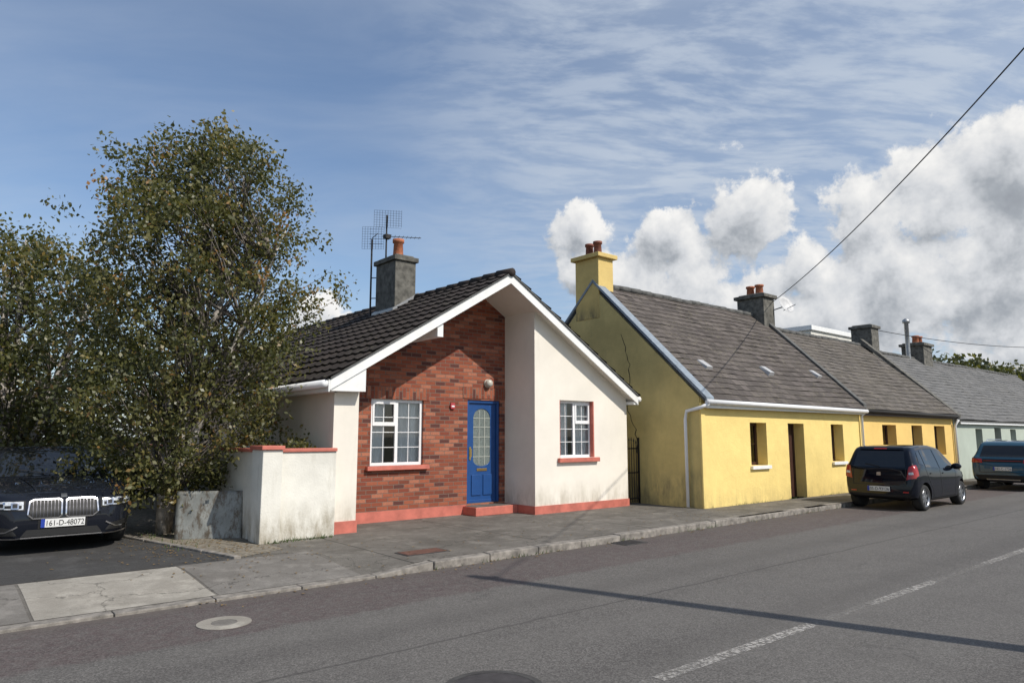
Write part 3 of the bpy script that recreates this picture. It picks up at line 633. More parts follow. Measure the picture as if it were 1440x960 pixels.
# ------------------------------------------------------------------ TREES
def leafmesh(v,tint,mat,name,parent):
    N=len(v); me=bpy.data.meshes.new(name); me.vertices.add(N*4); me.vertices.foreach_set('co',v.ravel()); me.loops.add(N*4); me.loops.foreach_set('vertex_index',np.arange(N*4)); me.polygons.add(N); me.polygons.foreach_set('loop_start',np.arange(N)*4); me.polygons.foreach_set('loop_total',np.full(N,4)); me.update()
    at=me.attributes.new('tint','FLOAT','FACE'); at.data.foreach_set('value',tint)
    me.materials.append(mat); o=bpy.data.objects.new(name,me); link(o,parent); return o
def tree(name,base,env,right,nclump,per,leafm,leafs=(.05,.085),seed=1,trunk_r=.09,stems=2,tintbias=0,clr=.26,trunkmat=None,gap=.2):
    rg=np.random.default_rng(seed); T=empty(name); base=Vector(base); rt=Vector(right)
    zs=[e[0] for e in env]; off=[e[1] for e in env]; rad=[e[2] for e in env]
    ph1=rg.uniform(0,6.28,6)
    def lim(th,z):
        r=np.interp(z,zs,rad); return r*(1+.17*math.sin(3*th+z*1.7+ph1[0])+.14*math.sin(5*th-z*2.9+ph1[1])+.12*math.sin(9*th+z*5+ph1[2]))
    cl=[]
    while len(cl)<nclump:
        z=rg.uniform(zs[0],zs[-1]); r=np.interp(z,zs,rad)
        if rg.random()>r/max(rad): continue
        th=rg.uniform(0,2*math.pi); L=lim(th,z)
        rr=L*(rg.random()**.45)*rg.uniform(.9,1.14)
        o=np.interp(z,zs,off)
        p=base+rt*o+Vector((math.cos(th)*rr,math.sin(th)*rr,z))
        gsum=math.sin(p.x*2.9+ph1[3])*math.sin(p.y*2.7+ph1[4])*math.sin(p.z*3.1+ph1[5])
        if gsum>gap and rg.random()<.93: continue
        cl.append((p,rr/L))
    mb=MB(); paths=[]
    for s in range(stems):
        top=zs[-1]*(.95-.10*s); pts=[]; a0=rg.uniform(0,6.28)
        for i in range(10):
            t=i/9; z=top*t; o=np.interp(z,zs,off)*min(1,t*1.4)
            sp=.3*s*t*2; pts.append(base+rt*(o+sp*math.cos(a0))+Vector((rg.normal(0,.03)+sp*math.sin(a0)*.6,rg.normal(0,.03),z)))
        pts[0]=base+Vector((.05*s,.07*s,0)); paths.append(pts)
        mb.tube(pts,[trunk_r*(1-.05*s)*(1-.9*i/9)+.008 for i in range(10)],9)
    mb.obj('trunk',trunkmat or M['bark2'],T,True); mb=MB()
    for p,k in cl:
        if rg.random()>.42: continue
        pts=paths[rg.integers(stems)]; zz=max(.5,(p.z-base.z)-(.35+.5*(p-base-Vector((0,0,p.z-base.z))).length))
        i=min(8,max(1,int(zz/(pts[-1].z-base.z)*9))); a=pts[i]
        mid=a.lerp(p,.5)+Vector((rg.normal(0,.06),rg.normal(0,.06),.12+rg.normal(0,.05)))
        mb.tube([a,mid,p],[.02+.012*rg.random(),.011,.003],4,False)
    mb.obj('branches',M['bark'],T,True)
    N=nclump*per; C=np.repeat(np.array([c[0] for c in cl]),per,0); K=np.repeat(np.array([c[1] for c in cl]),per)
    ct=np.repeat(rg.normal(0,.18,nclump),per)
    axis=np.array([ (c[0]-base) for c in cl]); axis[:,2]=0; axis/= (np.linalg.norm(axis,axis=1,keepdims=True)+1e-6); AXs=np.repeat(axis,per,0)
    tt=rg.normal(0,1,N)
    pos=C+rg.normal(0,1,(N,3))*np.array([clr*.5,clr*.5,clr*.55])+AXs*(tt*clr*.6)[:,None]; pos[:,2]-=np.abs(tt)*clr*.5
    pos[:,2]=np.maximum(pos[:,2],.15+base.z)
    d=rg.normal(0,1,(N,3)); d[:,2]-=.7; d/=np.linalg.norm(d,axis=1,keepdims=True)
    e=np.cross(d,rg.normal(0,1,(N,3))); e/=np.linalg.norm(e,axis=1,keepdims=True)
    s=rg.uniform(leafs[0],leafs[1],N)[:,None]
    nn=np.cross(d,e)
    v=np.empty((N,4,3)); v[:,0]=pos; v[:,1]=pos+d*s*.55+e*s*.36+nn*s*.1; v[:,2]=pos+d*s*1.15; v[:,3]=pos+d*s*.55-e*s*.36+nn*s*.1
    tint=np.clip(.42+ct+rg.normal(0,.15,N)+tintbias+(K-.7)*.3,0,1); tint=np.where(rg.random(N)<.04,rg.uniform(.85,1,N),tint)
    leafmesh(v,tint,leafm,'foliage',T); return T
RT=(.766,-.643,0)
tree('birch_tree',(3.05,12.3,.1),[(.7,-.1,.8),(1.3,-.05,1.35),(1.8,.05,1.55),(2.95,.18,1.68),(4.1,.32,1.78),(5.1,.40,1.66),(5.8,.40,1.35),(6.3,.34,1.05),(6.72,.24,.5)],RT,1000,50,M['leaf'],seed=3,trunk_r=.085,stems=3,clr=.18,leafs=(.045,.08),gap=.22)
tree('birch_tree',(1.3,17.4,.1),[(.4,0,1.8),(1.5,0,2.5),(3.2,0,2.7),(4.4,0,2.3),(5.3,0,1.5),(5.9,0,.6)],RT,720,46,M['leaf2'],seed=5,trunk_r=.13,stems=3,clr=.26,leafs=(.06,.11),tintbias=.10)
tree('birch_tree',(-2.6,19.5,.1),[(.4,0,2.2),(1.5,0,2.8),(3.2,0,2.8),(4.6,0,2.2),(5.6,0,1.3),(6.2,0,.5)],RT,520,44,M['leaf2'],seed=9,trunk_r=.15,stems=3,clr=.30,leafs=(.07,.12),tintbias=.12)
def foliage_mass(name,blobs,n,size,leafm,seed):
    rg=np.random.default_rng(seed); bl=np.array(blobs,float); idx=rg.integers(len(bl),size=n)
    d=rg.normal(0,1,(n,3)); d/=np.linalg.norm(d,axis=1,keepdims=True); r=rg.random(n)**.3
    pos=bl[idx,:3]+d*r[:,None]*bl[idx,3:6]; pos+=np.sin(pos[:,[1,2,0]]*3)*.15*bl[idx,3:4]; pos[:,2]=np.maximum(pos[:,2],.1)
    a=rg.normal(0,1,(n,3)); a/=np.linalg.norm(a,axis=1,keepdims=True); e=np.cross(a,rg.normal(0,1,(n,3))); e/=np.linalg.norm(e,axis=1,keepdims=True)
    s=(size*rg.uniform(.6,1.2,n))[:,None]; v=np.stack([pos,pos+a*s*.5+e*s*.4,pos+a*s,pos+a*s*.5-e*s*.4],1)
    return leafmesh(v,np.clip(rg.normal(.45,.2,n)+np.sin(pos[:,0]*2+pos[:,2]*3)*.1,0,1),leafm,name,None)
foliage_mass('hedge',[(x,24+random.uniform(-.5,.5),1.4,1.6,1.3,1.7) for x in np.arange(-14,3.5,1.4)],20000,.16,M['leaf2'],11)
foliage_mass('distant_trees',[(x,24+random.uniform(-2,2),4.6+random.uniform(-.6,.8),3.6,4,4.2) for x in np.arange(70,110,5)],22000,.5,M['leaf2'],12)
foliage_mass('shrub',[(4.55,10.95,1.25,.4,.3,.3),(4.3,11.4,1.3,.3,.4,.25)],1500,.06,M['leaf'],13)
def litter():
    rg=np.random.default_rng(21); n=900; V=[];F=[]
    for i in range(n):
        if i<520: x=rg.normal(3.2,.7); y=rg.normal(10.4,1.0)
        else: x=rg.uniform(2,16); y=(KY(x)-abs(rg.normal(0,.12)) if i%2 else rg.uniform(7.7,10))
        if 3.7<x<12.4 and y>10.1: continue
        z=(ph(x,y)+.012) if y>KY(x)+.15 else .008
        if y>9.9 and z<.1: z=.11
        a=rg.uniform(0,6.28); s=rg.uniform(.012,.028); k=len(V)
        V+=[(x+s*math.cos(a),y+s*math.sin(a),z),(x-s*.6*math.sin(a),y+s*.6*math.cos(a),z+.006),(x-s*math.cos(a),y-s*math.sin(a),z+.002),(x+s*.6*math.sin(a),y-s*.6*math.cos(a),z+.006)]; F.append((k,k+1,k+2,k+3))
    mesh('fallen_leaves',V,F,simple('dry_leaves',(.20,.13,.05),.8,var=.5,scale=8))
    V=[];F=[]
    for i in range(1100):
        t=rg.random()
        if t<.35: x=rg.uniform(5,20); y=KY(x)-.02
        elif t<.6: x=rg.uniform(13.1,20.5); y=8.985
        elif t<.75: x=rg.uniform(3.8,5.0); y=10.16+rg.uniform(0,.15)*(x>4.13)
        else: x=rg.uniform(2.7,3.9); y=rg.uniform(10.3,12.6)
        if rg.random()>(.5+.5*math.sin(x*3.1)): continue
        z=.0 if y<7.9 else .1; hgt=rg.uniform(.02,.08); a=rg.uniform(0,6.28); k=len(V); w=.006
        V+=[(x-w,y,z),(x+w,y,z),(x+math.cos(a)*.03,y+math.sin(a)*.02-.01,z+hgt)]; F.append((k,k+1,k+2))
    mesh('weeds',V,F,simple('weed_green',(.06,.09,.025),.8,var=.4))
litter()
# ------------------------------------------------------------------ CARS
tyre=simple('tyre_rubber',(.018,.018,.018),.85); rim=simple('alloy',(.42,.43,.45),.3,.9); chrome=simple('chrome',(.6,.6,.62),.15,1)
slat=simple('grille_slat_metal',(.09,.09,.10),.35,.7)
blkpl=simple('black_trim',(.012,.012,.013),.6,spec=.3); redl=simple('tail_lamp_red',(.34,.01,.012),.12,spec=.8); clr_l=simple('headlamp_lens',(.50,.53,.56),.1,var=.4,scale=25,spec=.9)
plate=simple('plate_white',(.7,.7,.68),.5,var=.03); blu=simple('plate_blue',(.01,.04,.3),.5); ink=simple('plate_ink',(.01,.01,.01),.6)
carglass=simple('car_glass',(.010,.012,.014),.03,spec=.7,var=.2,scale=2)
def paint(name,c): return simple(name,c,.5,0,.05,3,spec=.0,Coat_Weight=1.0,Coat_Roughness=.02,Coat_IOR=1.42)
def spl(pts,x):
    xs=[p[0] for p in pts]; zs=[p[1] for p in pts]; 
    ws=(-.03,-.015,0,.015,.03)
    return sum(np.interp(min(max(x+w,xs[0]),xs[-1]),xs,zs) for w in ws)/5
def car(name,loc,rz,spec):
    C=empty(name,loc,rz); L=spec['L']; top=spec['top']; plan=spec['plan']; belt=spec['belt']; bot=spec['bot']
    xs=sorted(set(list(np.linspace(0,.16,9))+list(np.linspace(.16,L-.2,64))+list(np.linspace(L-.2,L,11))))
    V=[];NP=None
    tum=spec.get('tum',.36)
    for x in xs:
        w=spl(plan,x); zt_=spl(top,x); zb=spl(bot,x); zbl=min(spl(belt,x),zt_-.05)
        hgt=zt_-zbl; pts=[(0,zb),(w*.5,zb),(w*.86,zb),(w*.955,zb+.035)]
        for k,f in ((.12,.985),(.3,1.0),(.5,1.004),(.68,1.0),(.84,.988),(1,.965)): pts.append((w*f,zb+.04+(zbl-zb-.04)*k))
        yr=max(w*.965-hgt*tum-.02,w*.45); ze_=zt_-min(.07,hgt*.45)
        for k in (.15,.35,.6,.85,1): pts.append((w*.955+(yr-w*.955)*k**1.12,zbl+(ze_-zbl)*k))
        for k,zz in ((.955,.6),(.88,.85),(.7,.95),(.45,.99),(.2,1.0),(0,1.0)): pts.append((yr*k,ze_+(zt_-ze_)*zz))
        NP=len(pts)
        V+= [(x,a,b) for a,b in pts]+[(x,-a,b) for a,b in pts[-2:0:-1]]
    n=2*NP-2; F=[]
    for i in range(len(xs)-1):
        for j in range(n): j2=(j+1)%n; F.append((i*n+j,i*n+j2,(i+1)*n+j2,(i+1)*n+j))
    F.append(tuple(range(n))); F.append(tuple((len(xs)-1)*n+j for j in range(n))[::-1])
    body=fixn(mesh('body',V,F,spec['paint'],C,True)); 
    bm=bmesh.new(); bm.from_mesh(body.data); bvh=BVHTree.FromBMesh(bm); bm.free()
    def decal(nm,quad,view,mat,off=.006,nn=12,th=True):
        dirs={'rear':Vector((1,0,0)),'front':Vector((-1,0,0)),'L':Vector((0,-1,0)),'R':Vector((0,1,0)),'top':Vector((0,0,-1))}
        D=dirs[view]; VV={};k=0;vl=[]
        for j in range(nn+1):
            for i in range(nn+1):
                s,t=i/nn,j/nn
                a=[(quad[0][q]*(1-s)+quad[1][q]*s)*(1-t)+(quad[3][q]*(1-s)+quad[2][q]*s)*t for q in (0,1)]
                if view in('rear','front'): o_=Vector((-2 if view=='rear' else L+2,a[0],a[1]))
                elif view in 'LR': o_=Vector((a[0],3 if view=='L' else -3,a[1]))
                else: o_=Vector((a[0],a[1],4))
                hit,nrm,_,_=bvh.ray_cast(o_,D)
                if hit: 
                    if nrm.dot(D)>0: nrm=-nrm
                    VV[(i,j)]=k; vl.append(hit+nrm*off); k+=1
        fl=[]
        for j in range(nn):
            for i in range(nn):
                q=[(i,j),(i+1,j),(i+1,j+1),(i,j+1)]
                if all(a in VV for a in q):
                    P_=[vl[VV[a]] for a in q]
                    if max((P_[0]-P_[2]).length,(P_[1]-P_[3]).length)<.4: fl.append(tuple(VV[a] for a in q))
        if fl: return fixn(mesh(nm,vl,fl,mat,C,True))
    spec['details'](decal,C,spec,bvh)
    wr=spec['wr']; mbc=MB()
    for wx in spec['axles']:
        for sy in (-1,1):
            y0=spl(plan,wx); a,b=(y0-.28,y0+.3) if sy>0 else (-y0-.3,-y0+.28)
            lathe(mbc,[(wr+.055,a),(wr+.055,b)],36,(wx,0,wr),'Y',True)
    cut=mbc.obj('arch_cutter',blkpl,C); fixn(cut)
    bo=body.modifiers.new('arch','BOOLEAN'); bo.operation='DIFFERENCE'; bo.object=cut; bo.solver='EXACT'
    try: bo.material_mode='TRANSFER'
    except Exception: pass
    dg=bpy.context.evaluated_depsgraph_get(); me=bpy.data.meshes.new_from_object(body.evaluated_get(dg)); body.modifiers.clear(); body.data=me
    me.set_sharp_from_angle(angle=R(42))
    bpy.data.objects.remove(cut)
    tw=spec.get('tw',.2)
    for k,wx in enumerate(spec['axles']):
        for sy in (-1,1):
            yo=sy*(spl(plan,wx)-.02); yi=yo-sy*tw
            mb=MB()
            lathe(mb,[(wr*.66,yo-sy*.0),(wr*.72,yo+sy*.008),(wr*.92,yo+sy*.004),(wr*.985,yo-sy*.025),(wr,yo-sy*.06),(wr,yi+sy*.05),(wr*.95,yi),(wr*.6,yi),(.01,yi+sy*.02)],40,(wx,0,wr),'Y'); mb.obj('tyre_%d'%k,tyre,C,True)
            mb=MB(); lathe(mb,[(wr*.68,yo-sy*.002),(wr*.66,yo+sy*.004),(wr*.62,yo-sy*.01),(wr*.60,yo-sy*.07)],40,(wx,0,wr),'Y')
            lathe(mb,[(.001,yo-sy*.012),(.055,yo-sy*.015),(.065,yo-sy*.05)],20,(wx,0,wr),'Y')
            ns=spec.get('spokes',5)
            for q in range(ns):
                t=2*math.pi*q/ns+.3; r0,r1=.04,wr*.64; w0,w1=.035,.026
                cx_,cz_=math.cos(t),math.sin(t); tx,tz=-cz_,cx_
                vv=[]
                for yy in (yo-sy*.02,yo-sy*.05):
                    for (r_,w_) in ((r0,-w0),(r0,w0),(r1,w1),(r1,-w1)): vv.append((wx+cx_*r_+tx*w_,yy,wr+cz_*r_+tz*w_))
                mb.add(vv,[(0,1,2,3),(7,6,5,4),(0,4,5,1),(1,5,6,2),(2,6,7,3),(3,7,4,0)])
            mb.obj('wheel_%d'%k,rim,C)
            mb=MB(); lathe(mb,[(wr*.6,yo-sy*.072),(.01,yo-sy*.075)],30,(wx,0,wr),'Y'); mb.obj('brake_shadow_%d'%k,blkpl,C)
    return C
def numplate(C,x,z,face,text,w=.50,hh=.11):
    s=1 if face=='front' else -1
    a,b=sorted((x,x+s*.012))
    box('number_plate',a,b,-w/2,w/2,z,z+hh,plate,C)
    yl=(-w/2 if s>0 else w/2); 
    c_,d_=sorted((x+s*.0125,x+s*.014)); e_,f_=sorted((yl,yl+(.045 if s>0 else -.045)))
    box('plate_band',c_,d_,e_,f_,z,z+hh,blu,C)
    cu=bpy.data.curves.new('plate_text','FONT'); cu.body=text; cu.size=hh*.92; cu.align_x='CENTER'; cu.extrude=.001; cu.materials.append(ink)
    o=bpy.data.objects.new('plate_text',cu); link(o,C); o.location=(x+s*.0145,.02*s,z+hh*.18)
    bpy.context.view_layer.update(); wd=o.dimensions.x or .5
    o.rotation_euler=(R(90),0,R(90) if s>0 else R(-90)); o.scale=((w-.075)/wd,1,1)
def strips(decal,nm,pts,view,mat,w=.006,off=.004):
    for a,b in zip(pts[:-1],pts[1:]):
        dx,dz=b[0]-a[0],b[1]-a[1]; l=math.hypot(dx,dz) or 1; nx,nz=-dz/l*w,dx/l*w
        decal(nm,[(a[0]-nx,a[1]-nz),(b[0]-nx,b[1]-nz),(b[0]+nx,b[1]+nz),(a[0]+nx,a[1]+nz)],view,mat,off,6)
def mirror(C,x,y,z,mat):
    for s in (-1,1):
        mb=MB(); lathe(mb,[(.001,-.05),(.06,-.045),(.085,-.01),(.085,.035),(.07,.05),(.001,.052)],16,(0,0,0),'X')
        mb.v=[(x+v[0],s*(y+.08)+v[1]*1.25,z+v[2]*.85) for v in mb.v]; mb.obj('door_mirror',mat,C,True)
        mb=MB(); mb.tube([(x,s*(y-.06),z-.06),(x,s*(y+.04),z-.02)],.022,8); mb.obj('mirror_stalk',blkpl,C,True)
def det_hatch(decal,C,sp,bvh):
    decal('rear_window',[(-.56,.95),(.56,.95),(.50,1.30),(-.50,1.30)],'rear',carglass,.005,16)
    decal('spoiler_lip',[(-.48,1.32),(.48,1.32),(.46,1.365),(-.46,1.365)],'rear',sp['paint'],.03,8)
    decal('brake_light',[(-.14,1.325),(.14,1.325),(.14,1.345),(-.14,1.345)],'rear',redl,.034,6)
    for s in (-1,1):
        decal('tail_lamp',[(s*.58,.68),(s*.755,.72),(s*.725,1.00),(s*.63,.96)],'rear',redl,.012,12)
        decal('tail_lamp_side',[(.02,.72),(.20,.78),(.18,.98),(.06,1.0)],'L' if s>0 else 'R',redl,.012,10)
        decal('tail_lamp_clear',[(s*.63,.79),(s*.72,.80),(s*.71,.85),(s*.63,.84)],'rear',clr_l,.016,6)
        sd='L' if s>0 else 'R'
        decal('rear_quarter_window',[(.36,1.03),(.60,.99),(.64,1.28),(.48,1.27)],sd,carglass,.005,8)
        decal('rear_door_window',[(.66,.95),(1.42,.91),(1.42,1.33),(.70,1.31)],sd,carglass,.005,14)
        decal('front_door_window',[(1.50,.905),(2.38,.885),(2.02,1.28),(1.50,1.33)],sd,carglass,.005,14)
        strips(decal,'door_seam',[(1.46,.88),(1.46,.3)],sd,ink); strips(decal,'door_seam',[(.62,.95),(.72,.72),(.95,.45),(1.0,.28)],sd,ink); strips(decal,'door_seam',[(2.42,.85),(2.36,.5),(2.30,.28)],sd,ink)
        strips(decal,'door_handle',[(.84,.80),(1.0,.805)],sd,sp['paint'],.012,.018); strips(decal,'door_handle',[(1.58,.79),(1.74,.795)],sd,sp['paint'],.012,.018)
        decal('sill_trim',[(.85,.20),(2.4,.20),(2.4,.27),(.85,.27)],sd,blkpl,.006,8)
    decal('windscreen',[(-.6,.97),(.6,.97),(.5,1.34),(-.5,1.34)],'front',carglass,.005,14)
    for s in (-1,1): decal('headlamp',[(s*.42,.62),(s*.68,.64),(s*.72,.78),(s*.5,.72)],'front',clr_l,.01,8)
    decal('lower_bumper',[(-.60,.25),(.60,.25),(.66,.36),(-.66,.36)],'rear',blkpl,.012,10)
    strips(decal,'hatch_seam',[(-.56,.92),(-.57,.68),(-.56,.56),(.56,.56),(.57,.68),(.56,.92)],'rear',ink,.006)
    decal('badge',[(-.045,.76),(.045,.76),(.04,.835),(-.04,.835)],'rear',chrome,.012,4)
    strips(decal,'wiper',[(-.02,.95),(.30,1.01)],'rear',blkpl,.008,.02)
    numplate(C,-.028,.42,'rear','05-D-93126',.48,.105); mirror(C,2.28,.76,.93,sp['paint'])
    for s in (-1,1): decal('reflector',[(s*.50,.40),(s*.62,.40),(s*.62,.43),(s*.50,.43)],'rear',redl,.01,4)
hatch=dict(L=3.36,paint=paint('black_car_paint',(.004,.006,.012)),wr=.285,axles=(.52,2.80),tum=.30,
 top=[(0,.48),(.012,.64),(.025,.90),(.06,.96),(.13,1.14),(.22,1.34),(.34,1.405),(.9,1.435),(1.5,1.43),(1.95,1.37),(2.28,1.17),(2.56,.965),(2.8,.91),(3.1,.81),(3.27,.68),(3.34,.52),(3.36,.44)],
 plan=[(0,.66),(.03,.72),(.10,.765),(.3,.78),(.8,.785),(2.5,.785),(2.9,.765),(3.15,.69),(3.28,.58),(3.36,.42)],
 belt=[(0,.95),(.5,.97),(1.0,.91),(2.2,.87),(2.6,.85),(3.36,.7)],bot=[(0,.30),(.3,.22),(.6,.20),(2.9,.20),(3.36,.26)],details=det_hatch,spokes=7)
car('parked_car',(16.60,6.93,0),0,hatch)
def det_suv(decal,C,sp,bvh):
    decal('rear_window',[(-.60,1.0),(.60,1.0),(.52,1.34),(-.52,1.34)],'rear',carglass,.005,16)
    decal('lamp_bar',[(-.52,.84),(.52,.84),(.52,.93),(-.52,.93)],'rear',blkpl,.010,10)
    strips(decal,'lamp_strip',[(-.5,.885),(.5,.885)],'rear',redl,.006,.016)
    for s in (-1,1):
        decal('tail_lamp',[(s*.52,.82),(s*.80,.83),(s*.79,.95),(s*.54,.94)],'rear',redl,.014,10)
        sd='L' if s>0 else 'R'
        decal('tail_lamp_side',[(.03,.82),(.24,.85),(.22,.94),(.04,.96)],sd,redl,.012,8)
        decal('rear_door_window',[(.50,1.0),(1.55,.97),(1.55,1.37),(.72,1.35)],sd,carglass,.005,14)
        decal('front_door_window',[(1.63,.965),(2.62,.94),(2.25,1.33),(1.63,1.37)],sd,carglass,.005,14)
        strips(decal,'door_seam',[(1.59,.93),(1.59,.32)],sd,ink); strips(decal,'door_seam',[(2.66,.9),(2.6,.32)],sd,ink)
        decal('arch_trim',[(.05,.22),(3.7,.22),(3.7,.34),(.05,.34)],sd,blkpl,.007,20)
        mb=MB(); mb.tube([(.55,s*.52,1.46),(.7,s*.53,1.52),(2.0,s*.53,1.52),(2.15,s*.52,1.46)],.014,6); mb.obj('roof_rail',chrome,C,True)
    decal('windscreen',[(-.64,1.04),(.64,1.04),(.54,1.40),(-.54,1.40)],'front',carglass,.005,14)
    for s in (-1,1): decal('headlamp',[(s*.45,.72),(s*.74,.74),(s*.76,.86),(s*.48,.84)],'front',clr_l,.01,8)
    decal('lower_bumper',[(-.74,.26),(.74,.26),(.76,.46),(-.76,.46)],'rear',blkpl,.012,12)
    decal('skid_plate',[(-.40,.27),(.40,.27),(.44,.34),(-.44,.34)],'rear',rim,.018,8)
    strips(decal,'hatch_seam',[(-.60,.95),(-.62,.78),(-.60,.54),(.60,.54),(.62,.78),(.60,.95)],'rear',ink,.006)
    numplate(C,-.026,.60,'rear','182-C-1736',.48,.105); mirror(C,2.5,.84,1.0,blkpl)
suv=dict(L=3.9,paint=paint('steel_blue_car_paint',(.030,.085,.14)),wr=.315,axles=(.68,3.14),
 top=[(0,.52),(.012,.70),(.03,.97),(.10,1.02),(.20,1.22),(.32,1.42),(.5,1.475),(1.2,1.50),(1.9,1.49),(2.3,1.42),(2.62,1.22),(2.95,1.02),(3.3,.97),(3.65,.88),(3.82,.74),(3.88,.55),(3.9,.48)],
 plan=[(0,.72),(.03,.80),(.10,.835),(.3,.845),(.8,.85),(3.0,.85),(3.4,.82),(3.68,.74),(3.82,.62),(3.9,.46)],
 belt=[(0,.97),(.5,1.0),(1.0,.96),(2.5,.93),(3.0,.92),(3.9,.8)],bot=[(0,.32),(.3,.24),(.6,.22),(3.3,.22),(3.9,.3)],details=det_suv,spokes=5)
car('parked_car',(25.1,6.85,0),0,suv)
def det_sal(decal,C,sp,bvh):
    L=sp['L']
    decal('windscreen',[(-.72,.965),(.72,.965),(.56,1.31),(-.56,1.31)],'front',carglass,.005,20)
    decal('rear_window',[(-.6,1.06),(.6,1.06),(.5,1.30),(-.5,1.30)],'rear',carglass,.005,10)
    for s in (-1,1):
        decal('headlamp_housing',[(s*.43,.575),(s*.84,.60),(s*.86,.71),(s*.43,.70)],'front',blkpl,.008,14)
        decal('headlamp',[(s*.45,.59),(s*.83,.615),(s*.85,.70),(s*.45,.69)],'front',clr_l,.016,14)
        decal('lamp_inner',[(s*.47,.605),(s*.80,.63),(s*.80,.655),(s*.47,.645)],'front',blkpl,.020,8)
        decal('lamp_ring',[(s*.50,.60),(s*.58,.602),(s*.58,.68),(s*.50,.68)],'front',chrome,.024,6); decal('lamp_lens',[(s*.515,.615),(s*.565,.617),(s*.565,.665),(s*.515,.665)],'front',ink,.028,6)
        decal('lamp_ring',[(s*.64,.61),(s*.71,.612),(s*.71,.685),(s*.64,.685)],'front',chrome,.024,6); decal('lamp_lens',[(s*.653,.625),(s*.697,.627),(s*.697,.672),(s*.653,.672)],'front',ink,.028,6)
        a,b=.025,.40
        K_=[(s*a,.50),(s*.06,.475),(s*.34,.475),(s*b,.53),(s*.385,.68),(s*.34,.705),(s*.05,.705),(s*a,.68)]
        decal('grille_back',[(s*a,.48),(s*(b-.02),.48),(s*(b-.02),.70),(s*a,.70)],'front',ink,.010,10)
        strips(decal,'grille_frame',K_+[K_[0]],'front',chrome,.008,.022)
        for k in range(8): xx=.065+k*.04; strips(decal,'grille_slat',[(s*xx,.485),(s*xx,.695)],'front',slat,.004,.016)
        decal('side_intake',[(s*.50,.27),(s*.80,.28),(s*.78,.40),(s*.56,.36)],'front',ink,.008,10)
        strips(decal,'intake_blade',[(s*.50,.385),(s*.62,.315),(s*.80,.315)],'front',chrome,.009,.016)
        sd='L' if s>0 else 'R'
        decal('front_door_window',[(2.55,.96),(3.45,.945),(2.98,1.24),(2.55,1.30)],sd,carglass,.005,14)
        decal('rear_door_window',[(1.25,.98),(2.47,.96),(2.47,1.30),(1.55,1.25)],sd,carglass,.005,14)
        strips(decal,'window_trim',[(1.2,.965),(3.5,.93)],sd,chrome,.009,.008)
        strips(decal,'door_seam',[(2.5,.9),(2.5,.3)],sd,ink); strips(decal,'door_seam',[(3.5,.9),(3.45,.3)],sd,ink)
        strips(decal,'bonnet_seam',[(3.78,s*.74),(4.4,s*.66),(4.88,s*.42)],'top',ink,.005,.002)
        strips(decal,'bonnet_crease',[(3.8,s*.42),(4.86,s*.28)],'top',sp['paint'],.012,.010)
        strips(decal,'wiper',[(3.72,s*.05+.03),(3.56,s*.05+.62*s*.6)],'top',ink,.012,.02)
    decal('lower_intake',[(-.46,.25),(.46,.25),(.40,.335),(-.40,.335)],'front',ink,.008,12)
    strips(decal,'intake_trim',[(-.80,.245),(-.46,.235),(.46,.235),(.80,.245)],'front',chrome,.008,.016)
    decal('badge',[(4.82,-.035),(4.88,-.035),(4.88,.035),(4.82,.035)],'top',rim,.01,4)
    decal('tax_disc',[(.44,1.0),(.56,1.0),(.54,1.10),(.43,1.10)],'front',plate,.01,4)
    numplate(C,L+.012,.355,'front','161-D-48072',.50,.108); mirror(C,3.32,.86,1.0,sp['paint'])
    decal('plate_plinth',[(-.28,.34),(.28,.34),(.28,.475),(-.28,.475)],'front',blkpl,.008,6)
sal=dict(L=4.95,paint=paint('dark_graphite_car_paint',(.010,.012,.018)),wr=.335,axles=(.98,4.05),
 top=[(0,.62),(.02,.85),(.08,.97),(.5,1.02),(.9,1.06),(1.35,1.24),(1.7,1.34),(2.3,1.385),(2.7,1.375),(3.0,1.31),(3.4,1.12),(3.74,.955),(4.1,.925),(4.5,.865),(4.78,.79),(4.88,.735),(4.925,.66),(4.94,.55),(4.95,.48)],
 plan=[(0,.72),(.05,.82),(.3,.88),(1,.915),(3.8,.915),(4.3,.895),(4.6,.845),(4.78,.77),(4.88,.68),(4.93,.60),(4.95,.52)],
 belt=[(0,.92),(1,.95),(3.5,.90),(4.1,.86),(4.95,.74)],bot=[(0,.30),(.4,.2),(4.5,.18),(4.95,.22)],details=det_sal,spokes=10,tum=.42)
car('parked_car',(1.54,11.15+4.95,.1),R(-90),sal)
# ------------------------------------------------------------------ LIGHT + SKY
EL=44; sv=Vector((.30,-.95,0)).normalized()*math.cos(R(EL)); sv.z=math.sin(R(EL))
ld=bpy.data.lights.new('sun','SUN'); ld.energy=4.2; ld.angle=R(.5); ld.color=(1,.94,.85)
lo=bpy.data.objects.new('sun',ld); link(lo); lo.rotation_euler=sv.to_track_quat('Z','Y').to_euler(); lo.location=(0,-20,30)
w=bpy.data.worlds.new('World'); scene.world=w; w.use_nodes=True; n=NT(w.node_tree)
sky=n.node('ShaderNodeTexSky',sky_type='NISHITA',sun_disc=False); sky.sun_elevation=R(EL); sky.sun_rotation=math.atan2(.30,-.95); sky.air_density=1.0; sky.dust_density=.8; sky.ozone_density=1.4
D=n.vm('NORMALIZE',n.node('ShaderNodeTexCoord').outputs['Generated'])
def dirv(az,el): a,e=R(az),R(el); return (math.cos(e)*math.cos(a),math.cos(e)*math.sin(a),math.sin(e))
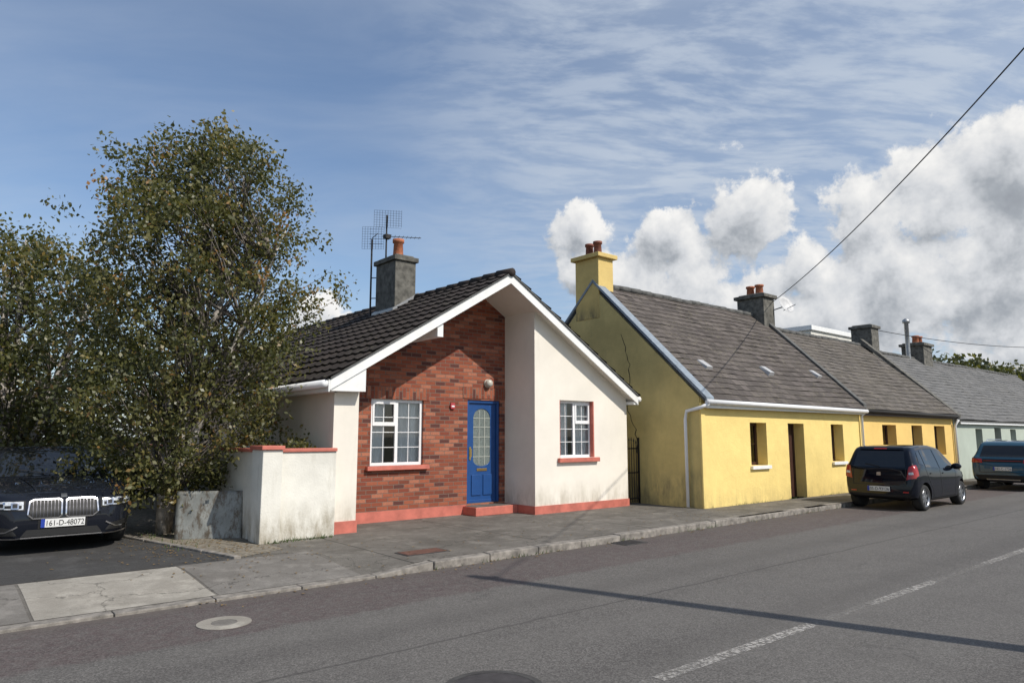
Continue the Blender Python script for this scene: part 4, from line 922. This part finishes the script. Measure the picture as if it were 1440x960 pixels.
blobs=[(43.2,16.8,.055),(42.6,13.2,.056),(30.7,17.4,.078),(36.8,15.6,.052),(35.0,12.5,.088),(40.5,10.4,.082),(26.8,12.8,.062),(31,9.5,.095),(22.3,15.4,.078),(17.5,15.8,.092),(12.5,16.8,.095),(20.2,11.0,.12),(13.5,10.5,.14),(25.5,8,.095),(4,13,.15),(66.2,9.4,.042),(-6,10,.15),(100,10,.14),(150,12,.2),(200,14,.24),(245,11,.22),(290,12,.2),(330,9,.18)]
def field(vec,fine=True):
    f=None
    for az,el,r in blobs:
        c=dirv(az,el); d=n.vm('DISTANCE',vec,c)
        v=n.m('MULTIPLY_ADD',d,-1/r,1.0); f=v if f is None else n.m('SMOOTH_MAX',f,v,.2)
    nz=n.noise(vec,10,8 if fine else 5,.62,.1)
    return n.m('MULTIPLY_ADD',n.m('SUBTRACT',nz,.5),3.0,f)
f0=field(D); f1=field(n.vm('ADD',D,(.008,-.010,.024)),False)
alpha=n.mr(f0,.06,.32,0,1,True)
grad=n.m('SUBTRACT',f0,f1)
dx,dy,dz=n.sep(D)
lit=n.m('ADD',n.m('MULTIPLY',grad,.62),.63); core=n.m('MULTIPLY',n.mr(f0,.45,1.3,0,.38),n.mr(dz,.12,.33,.85,1.0))
lit=n.m('SUBTRACT',lit,core,clamp=True)
ccol=n.node('ShaderNodeValToRGB'); n.put(ccol.inputs[0],lit); cr=ccol.color_ramp
cr.elements[0].position=0;cr.elements[0].color=(.27,.29,.33,1); cr.elements[1].position=1; cr.elements[1].color=(.94,.93,.91,1)
e=cr.elements.new(.3); e.color=(.38,.41,.45,1); e=cr.elements.new(.6); e.color=(.66,.68,.71,1)
k=n.m('ADD',n.m('MAXIMUM',dz,0),.12)
P=n.comb(n.m('DIVIDE',dx,k),n.m('DIVIDE',dy,k),0)
rot=n.node('ShaderNodeVectorRotate',rotation_type='Z_AXIS'); n.put(rot.inputs['Vector'],P); rot.inputs['Angle'].default_value=R(35)
Q=rot.outputs[0]
warp=n.vm('ADD',Q,n.vm('SCALE',n.noise(Q,.8,2,.5,col=True),.6))
ci=n.noise(n.vm('MULTIPLY',warp,(.45,1.1,1)),1.1,7,.55)
cir=n.m('ADD',n.m('MULTIPLY',n.mr(ci,.32,.72,0,1,True),.42),.05)
rip=n.noise(n.vm('MULTIPLY',warp,(2.2,4.8,1)),2.6,5,.6); azm=n.mr(n.vm('DOT_PRODUCT',D,dirv(20,28)),.76,.97,0,1,True)
rp=n.m('MULTIPLY',n.m('ADD',n.m('MULTIPLY',n.mr(rip,.36,.64,0,1,True),.40),.20),azm)
veil=n.m('ADD',cir,rp,clamp=True); haze=n.mr(dz,0,.30,.42,.03,True)
va=n.m('MAXIMUM',veil,haze)
bg1=n.node('ShaderNodeBackground'); n.put(bg1.inputs[0],n.mix(1.0,sky.outputs[0],(.90,.97,1.04,1),'MULTIPLY')); bg1.inputs[1].default_value=.13
bg2=n.node('ShaderNodeBackground'); bg2.inputs[0].default_value=(.55,.62,.72,1); bg2.inputs[1].default_value=1
bg3=n.node('ShaderNodeBackground'); n.link(ccol.outputs[0],bg3.inputs[0]); bg3.inputs[1].default_value=1
m1=n.node('ShaderNodeMixShader'); n.link(va,m1.inputs[0]); n.link(bg1.outputs[0],m1.inputs[1]); n.link(bg2.outputs[0],m1.inputs[2])
m2=n.node('ShaderNodeMixShader'); n.link(alpha,m2.inputs[0]); n.link(m1.outputs[0],m2.inputs[1]); n.link(bg3.outputs[0],m2.inputs[2])
ow=n.node('ShaderNodeOutputWorld'); n.link(m2.outputs[0],ow.inputs[0])
# ------------------------------------------------------------------ CAMERA
cd=bpy.data.cameras.new('camera'); cd.sensor_width=36; cd.lens=24.5; cd.clip_end=3000; cd.clip_start=.05
co=bpy.data.objects.new('camera',cd); link(co); co.location=(0,0,1.65); co.rotation_euler=(R(90+7.67),0,R(-40)); scene.camera=co
scene.view_settings.view_transform='Standard'; scene.view_settings.look='None'; scene.view_settings.exposure=0
